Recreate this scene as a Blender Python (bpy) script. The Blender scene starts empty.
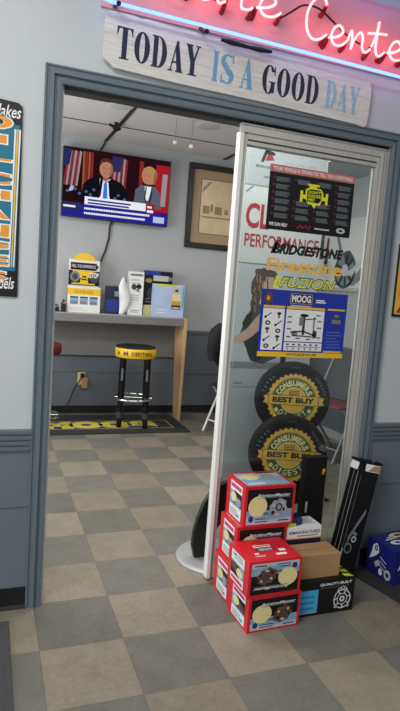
import bpy, bmesh, math, random
from mathutils import Vector, Matrix
random.seed(7)
PI = math.pi
S = bpy.context.scene
COL = S.collection

# ------------------------------------------------------------------ materials
def lin(c):
    return tuple(((x / 12.92) if x <= .04045 else ((x + .055) / 1.055) ** 2.4) for x in c)
def rgb(r, g, b):
    return lin((r / 255, g / 255, b / 255))
MATS = {}
def mat(name, col, rough=.5, metal=0., spec=.5, noise=0., scale=40., stretch=(1, 1, 1), bump=0., bscale=None, emit=0.):
    if name in MATS: return MATS[name]
    m = bpy.data.materials.new(name); m.use_nodes = True
    nt = m.node_tree; b = nt.nodes['Principled BSDF']
    c = rgb(*col)
    b.inputs['Base Color'].default_value = (*c, 1)
    b.inputs['Roughness'].default_value = rough
    b.inputs['Metallic'].default_value = metal
    b.inputs['Specular IOR Level'].default_value = spec
    if emit:
        b.inputs['Emission Color'].default_value = (*c, 1); b.inputs['Emission Strength'].default_value = emit
    if noise or bump:
        tc = nt.nodes.new('ShaderNodeTexCoord'); mp = nt.nodes.new('ShaderNodeMapping')
        mp.inputs['Scale'].default_value = stretch
        nt.links.new(tc.outputs['Object'], mp.inputs['Vector'])
        n = nt.nodes.new('ShaderNodeTexNoise'); n.inputs['Scale'].default_value = scale; n.inputs['Detail'].default_value = 5
        nt.links.new(mp.outputs['Vector'], n.inputs['Vector'])
        if noise:
            r = nt.nodes.new('ShaderNodeValToRGB')
            r.color_ramp.elements[0].position = .3; r.color_ramp.elements[1].position = .7
            r.color_ramp.elements[0].color = (*[x * (1 - noise) for x in c], 1)
            r.color_ramp.elements[1].color = (*[min(1, x * (1 + noise)) for x in c], 1)
            nt.links.new(n.outputs['Fac'], r.inputs['Fac']); nt.links.new(r.outputs['Color'], b.inputs['Base Color'])
        if bump:
            n2 = nt.nodes.new('ShaderNodeTexNoise'); n2.inputs['Scale'].default_value = bscale or scale
            nt.links.new(mp.outputs['Vector'], n2.inputs['Vector'])
            bp = nt.nodes.new('ShaderNodeBump'); bp.inputs['Strength'].default_value = bump; bp.inputs['Distance'].default_value = .002
            nt.links.new(n2.outputs['Fac'], bp.inputs['Height']); nt.links.new(bp.outputs['Normal'], b.inputs['Normal'])
    MATS[name] = m
    return m
def emat(name, col, strength):
    m = bpy.data.materials.new(name); m.use_nodes = True; nt = m.node_tree
    nt.nodes.clear()
    e = nt.nodes.new('ShaderNodeEmission'); o = nt.nodes.new('ShaderNodeOutputMaterial')
    e.inputs['Color'].default_value = (*col, 1); e.inputs['Strength'].default_value = strength
    nt.links.new(e.outputs[0], o.inputs[0]); return m

def floor_material():
    m = bpy.data.materials.new('checker_vinyl'); m.use_nodes = True; nt = m.node_tree
    N = nt.nodes; L = nt.links; b = N['Principled BSDF']
    def math_(op, a, bb=None):
        n = N.new('ShaderNodeMath'); n.operation = op
        for i, v in enumerate((a, bb)):
            if v is None: continue
            if isinstance(v, (int, float)): n.inputs[i].default_value = v
            else: L.new(v, n.inputs[i])
        return n.outputs[0]
    tc = N.new('ShaderNodeTexCoord'); sp = N.new('ShaderNodeSeparateXYZ'); L.new(tc.outputs['Object'], sp.inputs[0])
    tx = math_('DIVIDE', sp.outputs['X'], .3048); ty = math_('DIVIDE', sp.outputs['Y'], .3048)
    ix = math_('FLOOR', tx); iy = math_('FLOOR', ty)
    par = math_('MODULO', math_('ADD', math_('ADD', ix, iy), 100.0), 2.0)        # 1 = light
    par = math_('GREATER_THAN', par, .5)
    cm = N.new('ShaderNodeCombineXYZ'); L.new(ix, cm.inputs[0]); L.new(iy, cm.inputs[1])
    wn = N.new('ShaderNodeTexWhiteNoise'); wn.noise_dimensions = '3D'; L.new(cm.outputs[0], wn.inputs['Vector'])
    n1 = N.new('ShaderNodeTexNoise'); n1.inputs['Scale'].default_value = 9; n1.inputs['Detail'].default_value = 8; n1.inputs['Roughness'].default_value = .65
    L.new(tc.outputs['Object'], n1.inputs['Vector'])
    n2 = N.new('ShaderNodeTexNoise'); n2.inputs['Scale'].default_value = 60; n2.inputs['Detail'].default_value = 4
    L.new(tc.outputs['Object'], n2.inputs['Vector'])
    mx = N.new('ShaderNodeMix'); mx.data_type = 'RGBA'
    L.new(par, mx.inputs['Factor'])
    mx.inputs['A'].default_value = (*rgb(108, 106, 99), 1)
    mx.inputs['B'].default_value = (*rgb(131, 124, 108), 1)
    v = math_('ADD', math_('MULTIPLY', wn.outputs['Value'], .22), math_('ADD', math_('MULTIPLY', n1.outputs['Fac'], .75), math_('MULTIPLY', n2.outputs['Fac'], .45)))
    v = math_('ADD', v, .30)
    fx = math_('FRACT', tx); fy = math_('FRACT', ty)
    ex = math_('MINIMUM', fx, math_('SUBTRACT', 1.0, fx)); ey = math_('MINIMUM', fy, math_('SUBTRACT', 1.0, fy))
    e = math_('LESS_THAN', math_('MINIMUM', ex, ey), .006)
    v = math_('MULTIPLY', v, math_('SUBTRACT', 1.0, math_('MULTIPLY', e, .25)))
    vm = N.new('ShaderNodeVectorMath'); vm.operation = 'SCALE'; L.new(mx.outputs['Result'], vm.inputs[0]); L.new(v, vm.inputs['Scale'])
    L.new(vm.outputs[0], b.inputs['Base Color'])
    L.new(math_('ADD', math_('MULTIPLY', n1.outputs['Fac'], .2), .28), b.inputs['Roughness'])
    b.inputs['Specular IOR Level'].default_value = .35
    return m

def glass_material():
    m = bpy.data.materials.new('pane_glass'); m.use_nodes = True; nt = m.node_tree; nt.nodes.clear()
    N = nt.nodes; L = nt.links
    t = N.new('ShaderNodeBsdfTransparent'); t.inputs[0].default_value = (.86, .89, .88, 1)
    g = N.new('ShaderNodeBsdfGlossy'); g.inputs['Roughness'].default_value = .03
    fr = N.new('ShaderNodeFresnel'); fr.inputs[0].default_value = 1.5
    mx = N.new('ShaderNodeMixShader'); o = N.new('ShaderNodeOutputMaterial')
    L.new(fr.outputs[0], mx.inputs[0]); L.new(t.outputs[0], mx.inputs[1]); L.new(g.outputs[0], mx.inputs[2]); L.new(mx.outputs[0], o.inputs[0])
    return m

def worn_paint(name, col, under, amount, stretch):
    m = bpy.data.materials.new(name); m.use_nodes = True; nt = m.node_tree; N = nt.nodes; L = nt.links
    b = N['Principled BSDF']; b.inputs['Roughness'].default_value = .75
    tc = N.new('ShaderNodeTexCoord'); mp = N.new('ShaderNodeMapping'); mp.inputs['Scale'].default_value = stretch
    L.new(tc.outputs['Object'], mp.inputs['Vector'])
    n = N.new('ShaderNodeTexNoise'); n.inputs['Scale'].default_value = 14; n.inputs['Detail'].default_value = 7; n.inputs['Roughness'].default_value = .7
    L.new(mp.outputs['Vector'], n.inputs['Vector'])
    r = N.new('ShaderNodeValToRGB'); r.color_ramp.elements[0].position = amount; r.color_ramp.elements[1].position = amount + .12
    r.color_ramp.elements[0].color = (*rgb(*col), 1); r.color_ramp.elements[1].color = (*rgb(*under), 1)
    L.new(n.outputs['Fac'], r.inputs['Fac']); L.new(r.outputs['Color'], b.inputs['Base Color'])
    return m

FLOOR = floor_material(); GLASS = glass_material()
WALLP = mat('wall_paint', (192, 197, 198), .7, noise=.03, scale=3, bump=.05, bscale=180)
WAIN = mat('wainscot_paint', (104, 113, 120), .45, noise=.04, scale=4)
CASE = mat('casing_paint', (100, 112, 119), .4, noise=.04, scale=6)
BASEB = mat('black_cove_base', (22, 22, 24), .45)
BACKW = mat('back_wall_paint', (172, 174, 175), .75, noise=.02, scale=3)
BWAIN = mat('back_wainscot_paint', (98, 104, 112), .55, noise=.04, scale=4)
CEILM = mat('ceiling_tile', (205, 200, 196), .9, noise=.03, scale=120)
TBAR = mat('ceiling_bar_dark', (42, 42, 44), .6)
ALU = mat('aluminium', (196, 192, 184), .42, metal=.35, noise=.06, scale=8, stretch=(8, 8, 1))
ALUD = mat('aluminium_groove', (70, 68, 66), .5, metal=.3)
LITALU = mat('lit_white_aluminium', (232, 230, 224), .4, metal=.05)  # whitish aluminium, brightened in the colour where light catches the edges
BLACK = mat('black', (18, 18, 19), .45)
BLACKR = mat('black_rubber', (15, 15, 16), .75, spec=.2, noise=.15, scale=60)
BLACKG = mat('black_gloss', (12, 12, 13), .18)
CHROME = mat('chrome', (215, 218, 220), .12, metal=1.)
STEEL = mat('grey_steel', (150, 152, 154), .35, metal=.6)
WHITE = mat('white', (232, 232, 230), .55)
RED = mat('red_card', (206, 30, 42), .38, noise=.03, scale=10)
YEL = mat('yellow', (236, 190, 32), .45)
YELB = mat('bright_yellow', (226, 226, 40), .45)
CREAM = mat('cream', (226, 214, 150), .5, noise=.04, scale=20)
LBLUE = mat('pale_blue_print', (132, 164, 190), .45, noise=.06, scale=30)
BLUE = mat('royal_blue', (34, 50, 140), .4)
NAVY = mat('navy', (24, 28, 62), .45)
TEAL = mat('teal', (20, 110, 138), .5)
ORANGE = mat('orange', (228, 150, 48), .5)
KRAFT = mat('kraft_card', (172, 134, 92), .75, noise=.05, scale=25, stretch=(1, 6, 1))
GREYP = mat('grey_print', (120, 124, 126), .5)
DGREY = mat('dark_grey_print', (58, 62, 64), .5)
LGREY = mat('light_grey_print', (188, 190, 190), .5)
DRED = mat('dark_red_print', (150, 24, 40), .5)
GOLD = mat('gold_print', (214, 172, 66), .42, noise=.08, scale=30)
GREEN = mat('green_print', (28, 78, 48), .45)
SKIN = mat('skin_print', (176, 146, 130), .6, noise=.12, scale=14)
HAIR = mat('hair_print', (70, 58, 50), .6, noise=.4, scale=60)
MAPLE = mat('maple', (206, 172, 124), .5, noise=.1, scale=9, stretch=(3, 3, .4))
LAM = mat('grey_laminate', (172, 168, 164), .5, noise=.04, scale=60)
LAMD = mat('grey_laminate_panel', (122, 120, 120), .6, noise=.03, scale=30)
MATT = mat('mat_carpet', (40, 40, 42), .95, noise=.3, scale=300, bump=.5, bscale=300)
MATG = mat('mat_carpet_grey', (66, 66, 66), .95, noise=.35, scale=220, bump=.5, bscale=220)
MAGENTA = mat('magenta_print', (214, 60, 130), .5)
CYAN = mat('cyan_print', (70, 170, 214), .5)
LIME = mat('lime_print', (200, 214, 40), .5)
BROWN = mat('bronze_print', (96, 66, 50), .4, noise=.4, scale=80)
SILVER = mat('silver_print', (150, 154, 160), .35, noise=.4, scale=90)
MAROON = mat('maroon', (112, 26, 34), .5)

# ------------------------------------------------------------------ objects
def tag(o, label=None, cat=None, group=None, kind=None):
    if label: o['label'] = label
    if cat: o['category'] = cat
    if group: o['group'] = group
    if kind: o['kind'] = kind
    return o
def thing(name, label, cat, loc=(0, 0, 0), group=None, kind=None):
    o = bpy.data.objects.new(name, None); COL.objects.link(o); o.location = loc; o.empty_display_size = .05
    return tag(o, label, cat, group, kind)
def root_loc(p):
    v = Vector((0, 0, 0))
    while p: v += p.location; p = p.parent
    return v

class MB:
    def __init__(s): s.v = []; s.f = []; s.m = []; s.mats = []; s.smooth = []
    def mi(s, m):
        if m not in s.mats: s.mats.append(m)
        return s.mats.index(m)
    def add(s, vs, fs, m, smooth=False):
        b = len(s.v); s.v += [tuple(x) for x in vs]; k = s.mi(m)
        for f in fs:
            s.f.append([b + i for i in f]); s.m.append(k); s.smooth.append(smooth)
    def box(s, lo, hi, m):
        x0, y0, z0 = lo; x1, y1, z1 = hi
        s.add([(x0, y0, z0), (x1, y0, z0), (x1, y1, z0), (x0, y1, z0), (x0, y0, z1), (x1, y0, z1), (x1, y1, z1), (x0, y1, z1)],
              [(0, 3, 2, 1), (4, 5, 6, 7), (0, 1, 5, 4), (1, 2, 6, 5), (2, 3, 7, 6), (3, 0, 4, 7)], m)
    def prism(s, pts, ax, a, b, m):
        """polygon pts in the two axes other than ax, extruded along ax from a to b"""
        n = len(pts)
        def P(p, t):
            q = list(p); q.insert(ax, t); return tuple(q)
        s.add([P(p, a) for p in pts] + [P(p, b) for p in pts],
              [list(range(n)), list(range(2 * n - 1, n - 1, -1))] + [(i, i + n, (i + 1) % n + n, (i + 1) % n) for i in range(n)], m)
    def tube(s, path, r, m, n=10, closed=False):
        P = [Vector(p) for p in path]; k = len(P); rings = []
        up = Vector((0, 0, 1)); prev = None
        for i, p in enumerate(P):
            a = P[i - 1] if (i > 0 or closed) else P[i]; b = P[(i + 1) % k] if (i < k - 1 or closed) else P[i]
            t = (b - a).normalized()
            if prev is None:
                x = t.cross(up)
                if x.length < 1e-3: x = t.cross(Vector((1, 0, 0)))
            else:
                x = prev - t * prev.dot(t)
            x.normalize(); prev = x; y = t.cross(x)
            rr = r[i] if isinstance(r, (list, tuple)) else r
            rings.append([p + x * rr * math.cos(2 * PI * j / n) + y * rr * math.sin(2 * PI * j / n) for j in range(n)])
        vs = [q for R in rings for q in R]; fs = []
        for i in range(k if closed else k - 1):
            i2 = (i + 1) % k
            for j in range(n):
                fs.append((i * n + j, i * n + (j + 1) % n, i2 * n + (j + 1) % n, i2 * n + j))
        s.add(vs, fs, m, True)
        if not closed:
            s.add(rings[0], [list(range(n))], m); s.add(rings[-1], [list(range(n - 1, -1, -1))], m)
    def lathe(s, prof, m, c=(0, 0, 0), ax=2, n=40, smooth=True, capped=False):
        k = len(prof); vs = []
        for r, h in prof:
            for j in range(n):
                a = 2 * PI * j / n; u, v = r * math.cos(a), r * math.sin(a)
                q = {2: (u, v, h), 1: (u, h, v), 0: (h, u, v)}[ax]
                vs.append((q[0] + c[0], q[1] + c[1], q[2] + c[2]))
        fs = [(i * n + j, i * n + (j + 1) % n, (i + 1) * n + (j + 1) % n, (i + 1) * n + j) for i in range(k - 1) for j in range(n)]
        s.add(vs, fs, m, smooth)
        if capped:
            s.add(vs[:n], [list(range(n))], m); s.add(vs[-n:], [list(range(n))], m)
    def build(s, name, parent=None, bevel=0., recalc=True, solid=0., subsurf=0):
        me = bpy.data.meshes.new(name); off = root_loc(parent)
        me.from_pydata([tuple(Vector(v) - off) for v in s.v], [], s.f)
        for m in s.mats: me.materials.append(m)
        me.polygons.foreach_set('material_index', s.m); me.polygons.foreach_set('use_smooth', s.smooth)
        if recalc:
            bm = bmesh.new(); bm.from_mesh(me)
            bmesh.ops.recalc_face_normals(bm, faces=bm.faces); bm.to_mesh(me); bm.free()
        me.update()
        o = bpy.data.objects.new(name, me); COL.objects.link(o)
        if parent: o.parent = parent
        if solid:
            md = o.modifiers.new('solid', 'SOLIDIFY'); md.thickness = solid
        if subsurf:
            md = o.modifiers.new('sub', 'SUBSURF'); md.levels = md.render_levels = subsurf
        if bevel:
            md = o.modifiers.new('bevel', 'BEVEL'); md.width = bevel; md.segments = 2; md.limit_method = 'ANGLE'; md.harden_normals = False
        return o

_tc = {}
def text_mesh(s, bold=0., shear=0.):
    k = (s, bold, shear)
    if k in _tc: return _tc[k]
    cu = bpy.data.curves.new('t', 'FONT'); cu.body = s; cu.offset = bold; cu.shear = shear; cu.resolution_u = 3; cu.size = 1
    ob = bpy.data.objects.new('t', cu); COL.objects.link(ob)
    dg = bpy.context.evaluated_depsgraph_get(); ev = ob.evaluated_get(dg); me = ev.to_mesh()
    vs = [(v.co.x, v.co.y) for v in me.vertices]; fs = [tuple(p.vertices) for p in me.polygons]
    ev.to_mesh_clear(); bpy.data.objects.remove(ob); bpy.data.curves.remove(cu)
    x0 = min(v[0] for v in vs); x1 = max(v[0] for v in vs); y0 = min(v[1] for v in vs); y1 = max(v[1] for v in vs)
    vs = [((x - x0) / (x1 - x0), (y - y0) / (y1 - y0)) for x, y in vs]
    _tc[k] = (vs, fs, (x1 - x0) / (y1 - y0)); return _tc[k]

class G:
    """flat printed graphics on one plane: origin o, right U, up V, outward normal N; later layers lie a hair further out"""
    def __init__(s, o, U, V, N, su=1., sv=1., step=.00022):
        s.o = Vector(o); s.U = Vector(U) * su; s.V = Vector(V) * sv; s.N = Vector(N); s.mb = MB(); s.step = step
    def p(s, u, v, l): return s.o + s.U * u + s.V * v + s.N * (s.step * (l + 1))
    def poly(s, pts, m, l=1): s.mb.add([s.p(u, v, l) for u, v in pts], [list(range(len(pts)))], m)
    def rect(s, u0, v0, u1, v1, m, l=1): s.poly([(u0, v0), (u1, v0), (u1, v1), (u0, v1)], m, l)
    def ell(s, c, ru, rv, m, l=1, n=28): s.poly([(c[0] + ru * math.cos(2 * PI * i / n), c[1] + rv * math.sin(2 * PI * i / n)) for i in range(n)], m, l)
    def ring(s, c, r0, r1, m, l=1, n=40, a0=0., a1=2 * PI, asp=1.):
        for i in range(n):
            a = a0 + (a1 - a0) * i / n; b = a0 + (a1 - a0) * (i + 1) / n
            s.poly([(c[0] + r * asp * math.cos(t), c[1] + r * math.sin(t)) for r, t in ((r0, a), (r1, a), (r1, b), (r0, b))], m, l)
    def line(s, pts, w, m, l=1):
        for (a, b) in zip(pts, pts[1:]):
            d = Vector((b[0] - a[0], b[1] - a[1])); L = d.length
            if L < 1e-6: continue
            n = Vector((-d.y, d.x)) / L * w / 2; e = d / L * w * .3
            s.poly([(a[0] - e.x + n.x, a[1] - e.y + n.y), (a[0] - e.x - n.x, a[1] - e.y - n.y), (b[0] + e.x - n.x, b[1] + e.y - n.y), (b[0] + e.x + n.x, b[1] + e.y + n.y)], m, l)
    def text(s, t, u0, v0, u1, v1, m, l=2, bold=.01, shear=0., rot=None):
        vs, fs, _ = text_mesh(t, bold, shear)
        P = [(u0 + (u1 - u0) * x, v0 + (v1 - v0) * y) for x, y in vs]
        if rot:
            c, a = rot; ca, sa = math.cos(a), math.sin(a)
            P = [(c[0] + (x - c[0]) * ca - (y - c[1]) * sa, c[1] + (x - c[0]) * sa + (y - c[1]) * ca) for x, y in P]
        s.mb.add([s.p(u, v, l) for u, v in P], fs, m)
    def arctext(s, t, c, r, h, a_mid, span, m, l=3, top=True, bold=.015):
        n = len(t)
        for i, ch in enumerate(t):
            if ch == ' ': continue
            f = (i - (n - 1) / 2) / max(1, n - 1)
            a = a_mid - span * f if top else a_mid + span * f
            cx, cy = c[0] + r * math.cos(a), c[1] + r * math.sin(a)
            w = h * .72 * (.35 if ch == 'I' else 1); rot = a - PI / 2 if top else a + PI / 2
            s.text(ch, cx - w / 2, cy - h / 2, cx + w / 2, cy + h / 2, m, l, bold, rot=((cx, cy), rot))
    def bars(s, u0, v0, u1, v1, n, m, l=2, fill=.5, rag=.25):
        """n rows of small print too fine to read"""
        h = (v1 - v0) / n
        for i in range(n):
            e = u1 - (u1 - u0) * rag * random.random(); y = v0 + h * i
            s.rect(u0, y, e, y + h * fill, m, l)
    def build(s, name, parent): return s.mb.build(name, parent, recalc=False)
def front(o, **k): return G(o, (1, 0, 0), (0, 0, 1), (0, -1, 0), **k)

# ------------------------------------------------------------------ setting
XL, XR, ZT = -.28, 1.20, 2.028           # the doorway
YB = 3.35; XRW = 2.6; XLW = -1.5; ZC = 2.66; ZF = 3.0
def struct(o): o['kind'] = 'structure'; return o

b = MB(); b.add([(-3.2, -4.2, 0), (3.4, -4.2, 0), (3.4, YB + .1, 0), (-3.2, YB + .1, 0), (-3.2, -4.2, -.05), (3.4, -4.2, -.05), (3.4, YB + .1, -.05), (-3.2, YB + .1, -.05)],
                [(0, 1, 2, 3), (7, 6, 5, 4), (0, 4, 5, 1), (1, 5, 6, 2), (2, 6, 7, 3), (3, 7, 4, 0)], FLOOR)
struct(b.build('floor'))
b = MB()
b.box((-3.2, 0, 0), (XL, .065, ZF), WALLP); b.box((XR, 0, 0), (3.4, .065, ZF), WALLP); b.box((XL, 0, ZT), (XR, .065, ZF), WALLP)
struct(b.build('wall_front'))
b = MB(); b.box((XLW - .1, YB, 0), (XRW + .1, YB + .1, ZF), BACKW); struct(b.build('wall_back'))
b = MB(); b.box((XLW - .1, .065, 0), (XLW, YB, ZF), BACKW); struct(b.build('wall_left'))
b = MB(); b.box((XRW, .065, 0), (XRW + .1, YB, ZF), BACKW); b.box((2.05, .065, 2.42), (XRW, YB, ZC), BACKW); struct(b.build('wall_right'))
b = MB(); b.box((XLW, .065, ZC), (XRW, YB, ZC + .05), CEILM); b.box((-3.2, -4.2, ZF), (3.4, .065, ZF + .05), CEILM); struct(b.build('ceiling'))
b = MB()                                                     # ceiling grid of the back room
for x in (-.72, .5, 1.72):
    b.box((x - .016, .065, ZC - .006), (x + .016, YB, ZC + .001), TBAR)
for y in (.36, .97, 1.58, 2.19, 2.80):
    b.box((XLW, y - .007, ZC - .004), (2.05, y + .007, ZC + .001), TBAR)
struct(b.build('trim_1'))
# wainscots, cap rails, cove bases
def wains(x0, x1, y, zcap, zlow, pan, d, sgn, nm, nrib=4):
    b = MB(); w = .009
    lo, hi = (y - w, y) if sgn < 0 else (y, y + w)
    b.box((x0, lo, .085), (x1, hi, zlow), pan)
    b.box((x0, y - .015, .425), (x1, y, .437), pan)
    h = (zcap - zlow) / nrib
    for i in range(nrib):
        z = zlow + h * i
        b.box((x0, y - .014, z), (x1, y, z + h * .28), pan)
        b.prism([(y, z + h * .28), (y - .022, z + h * .34), (y - .024, z + h * .9), (y, z + h)], 0, x0, x1, pan)
    return struct(b.build(nm))
wains(-3.2, XL - .055, 0, .733, .647, WAIN, 0, -1, 'trim_2')
wains(XR + .055, 3.4, 0, .733, .647, WAIN, 0, -1, 'trim_3')
wains(XLW, XRW, YB, .885, .835, BWAIN, 0, -1, 'trim_4', 1)
b = MB(); b.box((XRW - .009, .12, .085), (XRW, YB - .03, .835), BWAIN); b.box((XRW - .022, .12, .835), (XRW, YB - .03, .885), BWAIN); struct(b.build('trim_5'))
def base(x0, x1, y, nm):
    b = MB(); b.prism([(y, 0), (y - .022, 0), (y - .013, .015), (y - .012, .088), (y, .092)], 0, x0, x1, BASEB); struct(b.build(nm))
base(-3.2, XL - .055, 0, 'baseboard_left'); base(XR + .055, 3.4, 0, 'baseboard_right'); base(XLW, XRW, YB, 'baseboard_back')
# door casing: one fluted profile swept round the opening
prof = [(-.004, .0), (-.004, .017), (.006, .020), (.012, .020), (.016, .012), (.022, .012), (.026, .024), (.040, .024), (.044, .014), (.049, .014), (.052, .019), (.058, .019), (.058, 0)]
b = MB(); vs = []; fs = []
for w, d in prof:
    vs += [(XL - w, -d, 0), (XL - w, -d, ZT + w), (XR + w, -d, ZT + w), (XR + w, -d, 0)]
for i in range(len(prof) - 1):
    for j in range(3): fs.append((i * 4 + j, i * 4 + j + 1, (i + 1) * 4 + j + 1, (i + 1) * 4 + j))
b.add(vs, fs, CASE); struct(b.build('trim_6'))
# aluminium track frame inside the opening
b = MB()
b.box((XL, .01, 0), (XL + .014, .065, ZT), LITALU)
b.box((XL + .014, .012, ZT - .014), (XR, .064, ZT), ALUD)
b.box((.455, .012, ZT - .047), (XR, .03, ZT - .004), ALU)
b.box((.455, .006, ZT - .018), (XR, .012, ZT - .012), ALU)
b.box((XR - .036, .03, 0), (XR, .065, ZT - .03), ALUD)
for x0, x1, d in ((-.009, 0, .0), (-.022, -.013, .003), (-.036, -.026, .006)):
    b.box((XR + x0, d, 0), (XR + x1, .064, ZT - .03), ALU)
struct(b.build('trim_7'))
# sliding glass door (the closed leaf)
d = thing('door_1', None, None, (.455, .04, 0), kind='structure')
b = MB(); b.box((.455, .016, .012), (.474, .058, 1.985), LITALU); b.box((.474, .024, .012), (.492, .052, 1.985), ALU); b.build('stile', d, bevel=.002)  # lit face and shaded inner strip set by colour
b = MB(); b.box((1.146, .02, .012), (1.162, .056, 1.985), ALU); b.build('stile', d, bevel=.002)
b = MB(); b.box((.492, .02, 1.935), (1.146, .056, 1.985), ALU); b.box((.492, .018, 1.95), (1.146, .02, 1.957), ALUD); b.build('rail', d, bevel=.002)
b = MB(); b.box((.492, .02, .012), (1.146, .056, .09), ALU); b.build('rail', d, bevel=.002)
b = MB(); b.box((.49, .036, .088), (1.148, .041, 1.937), GLASS); b.build('glass_pane', d)

# ------------------------------------------------------------------ wooden plank sign
def glyph(g, ch, u, v, w, h, m, l=2):
    lay = [l]
    def nl(): lay[0] += .25; return lay[0]      # overlapping strokes lie a hair apart
    def R(a, b_, c, d_): g.rect(u + a * w, v + b_ * h, u + c * w, v + d_ * h, m, nl())
    def Q(*pts, k=None): g.poly([(u + a * w, v + b_ * h) for a, b_ in pts], m, nl() if k is None else k)
    def ringp(cx, cy, rx, ry, ix, iy, a0=0, a1=2 * PI, n=28):
        k0 = nl()
        for i in range(n):
            a = a0 + (a1 - a0) * i / n; c = a0 + (a1 - a0) * (i + 1) / n
            Q((cx + rx * math.cos(a), cy + ry * math.sin(a)), (cx + rx * math.cos(c), cy + ry * math.sin(c)), (cx + ix * math.cos(c), cy + iy * math.sin(c)), (cx + ix * math.cos(a), cy + iy * math.sin(a)), k=k0)
    if ch == 'T':
        R(.34, 0, .66, 1); R(0, .95, 1, 1); R(.2, 0, .8, .045); Q((0, .96), (0, .7), (.16, .96)); Q((1, .96), (.84, .96), (1, .7))
    elif ch == 'I': R(.18, 0, .82, 1); R(0, 0, 1, .045); R(0, .955, 1, 1)
    elif ch == 'O': ringp(.5, .5, .5, .5, .17, .455)
    elif ch == 'D':
        R(.1, 0, .4, 1); R(0, 0, .5, .045); R(0, .955, .5, 1); ringp(.45, .5, .55, .5, .23, .455, -PI / 2, PI / 2, 16)
    elif ch == 'A':
        Q((.5, 1), (.62, 1), (.95, 0), (.6, 0), (.42, .8)); Q((.5, 1), (.56, .96), (.19, 0), (.11, 0)); R(.25, .28, .68, .335); R(0, 0, .3, .045); R(.5, 0, 1, .045)
    elif ch == 'Y':
        Q((.05, 1), (.4, 1), (.64, .45), (.36, .4)); Q((.82, 1), (.92, 1), (.62, .4), (.52, .45)); R(.36, 0, .66, .46); R(.2, 0, .82, .045); R(0, .955, .48, 1); R(.68, .955, 1, 1)
    elif ch == 'S':
        ringp(.5, .73, .46, .27, .18, .22, .25 * PI, 1.4 * PI, 18); ringp(.5, .27, .48, .27, .18, .22, -.75 * PI, .42 * PI, 18)
        Q((.12, .6), (.4, .72), (.9, .36), (.6, .26)); R(.8, .72, .9, 1); R(.08, 0, .18, .28)
    elif ch == 'G':
        ringp(.5, .5, .5, .5, .18, .455, .2 * PI, 1.85 * PI, 26); R(.66, .06, .94, .42); R(.52, .4, 1, .445); R(.86, .68, .94, .98)
PLANK = mat('whitewashed_plank', (214, 210, 202), .8, noise=.14, scale=10, stretch=(1, 8, 14), bump=.4)
t = thing('wooden_sign', 'long whitewashed wooden plank sign with navy and pale blue lettering above the doorway', 'sign', (0, 0, 0))
W_, H_ = 1.185, .196
out = [(.012, .02), (.03, .012), (.045, .0), (.3, -.003), (.7, .001), (1.12, -.002), (1.165, -.006), (1.178, .004), (1.182, .05), (1.185, .12), (1.18, .17), (1.165, .19), (1.13, .197), (.8, .199), (.4, .196), (.16, .199), (.13, .194), (.11, .199), (.05, .197), (.015, .195), (.006, .185), (.0, .16), (.003, .1), (.0, .05), (.004, .028)]
b = MB(); b.prism(out, 1, -.02, -.001, PLANK)
b.box((.2, -.0015, .02), (.24, .0, .17), KRAFT)
b.build('plank', t, bevel=.003)
g = front((0, -.0203, 0))
NAVYP = worn_paint('worn_navy_paint', (34, 40, 66), (196, 194, 192), .66, (6, 6, 40))
SKYP = worn_paint('worn_sky_paint', (104, 160, 200), (206, 206, 202), .6, (6, 6, 40))
SKYP2 = worn_paint('worn_faded_sky_paint', (128, 176, 206), (212, 210, 204), .49, (40, 6, 6))
for word, u0, u1, m in (('TODAY', .048, .378, NAVYP), ('IS', .432, .527, SKYP), ('A', .552, .612, SKYP), ('GOOD', .652, .918, NAVYP), ('DAY', .955, 1.125, SKYP2)):
    n = len(word); wt = sum(.4 if c == 'I' else 1 for c in word); cw = (u1 - u0) / (wt + .12 * (n - 1)); u = u0
    gg = front((0, -.0203, 0))
    for c in word:
        w = cw * (.4 if c == 'I' else 1); glyph(gg, c, u, .036, w, .114, m); u += w + cw * .12
    gg.build('lettering', t)
t.location = (-.139, -.004, 2.114); t.rotation_euler = (0, math.radians(1.3), 0)

# ------------------------------------------------------------------ neon sign
NEONR = emat('neon_tube_pink', (1.0, .15, .16), 6.5)
NEONB = emat('neon_tube_blue', (.13, .26, 1.0), 3.6)
NEONP = emat('neon_tube_violet', (.16, .22, 1.0), 4)
RUBR = mat('red_rubber', (150, 20, 26), .4)
t = thing('neon_sign', 'pink neon script sign with a blue border tube above the wooden plank', 'sign', (.4, -.08, 2.3))
bb = MB(); bb.box((-.15, -.012, 2.322), (1.46, -.002, 2.612), mat('rose_glow_tint', (224, 162, 172), .4)); bb.build('glow_backing', t)  # added panel; the pink neon glow is put into its colour
def stroke(pts, n=6):
    """Catmull-Rom through pts"""
    out = []
    P = [pts[0]] + list(pts) + [pts[-1]]
    for i in range(1, len(P) - 2):
        for k in range(n):
            s_ = k / n; a, b_, c, d_ = P[i - 1], P[i], P[i + 1], P[i + 2]
            out.append(tuple(.5 * (2 * b_[j] + (c[j] - a[j]) * s_ + (2 * a[j] - 5 * b_[j] + 4 * c[j] - d_[j]) * s_ ** 2 + (3 * b_[j] - a[j] - 3 * c[j] + d_[j]) * s_ ** 3) for j in range(2)))
    out.append(tuple(pts[-1])); return out
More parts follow.
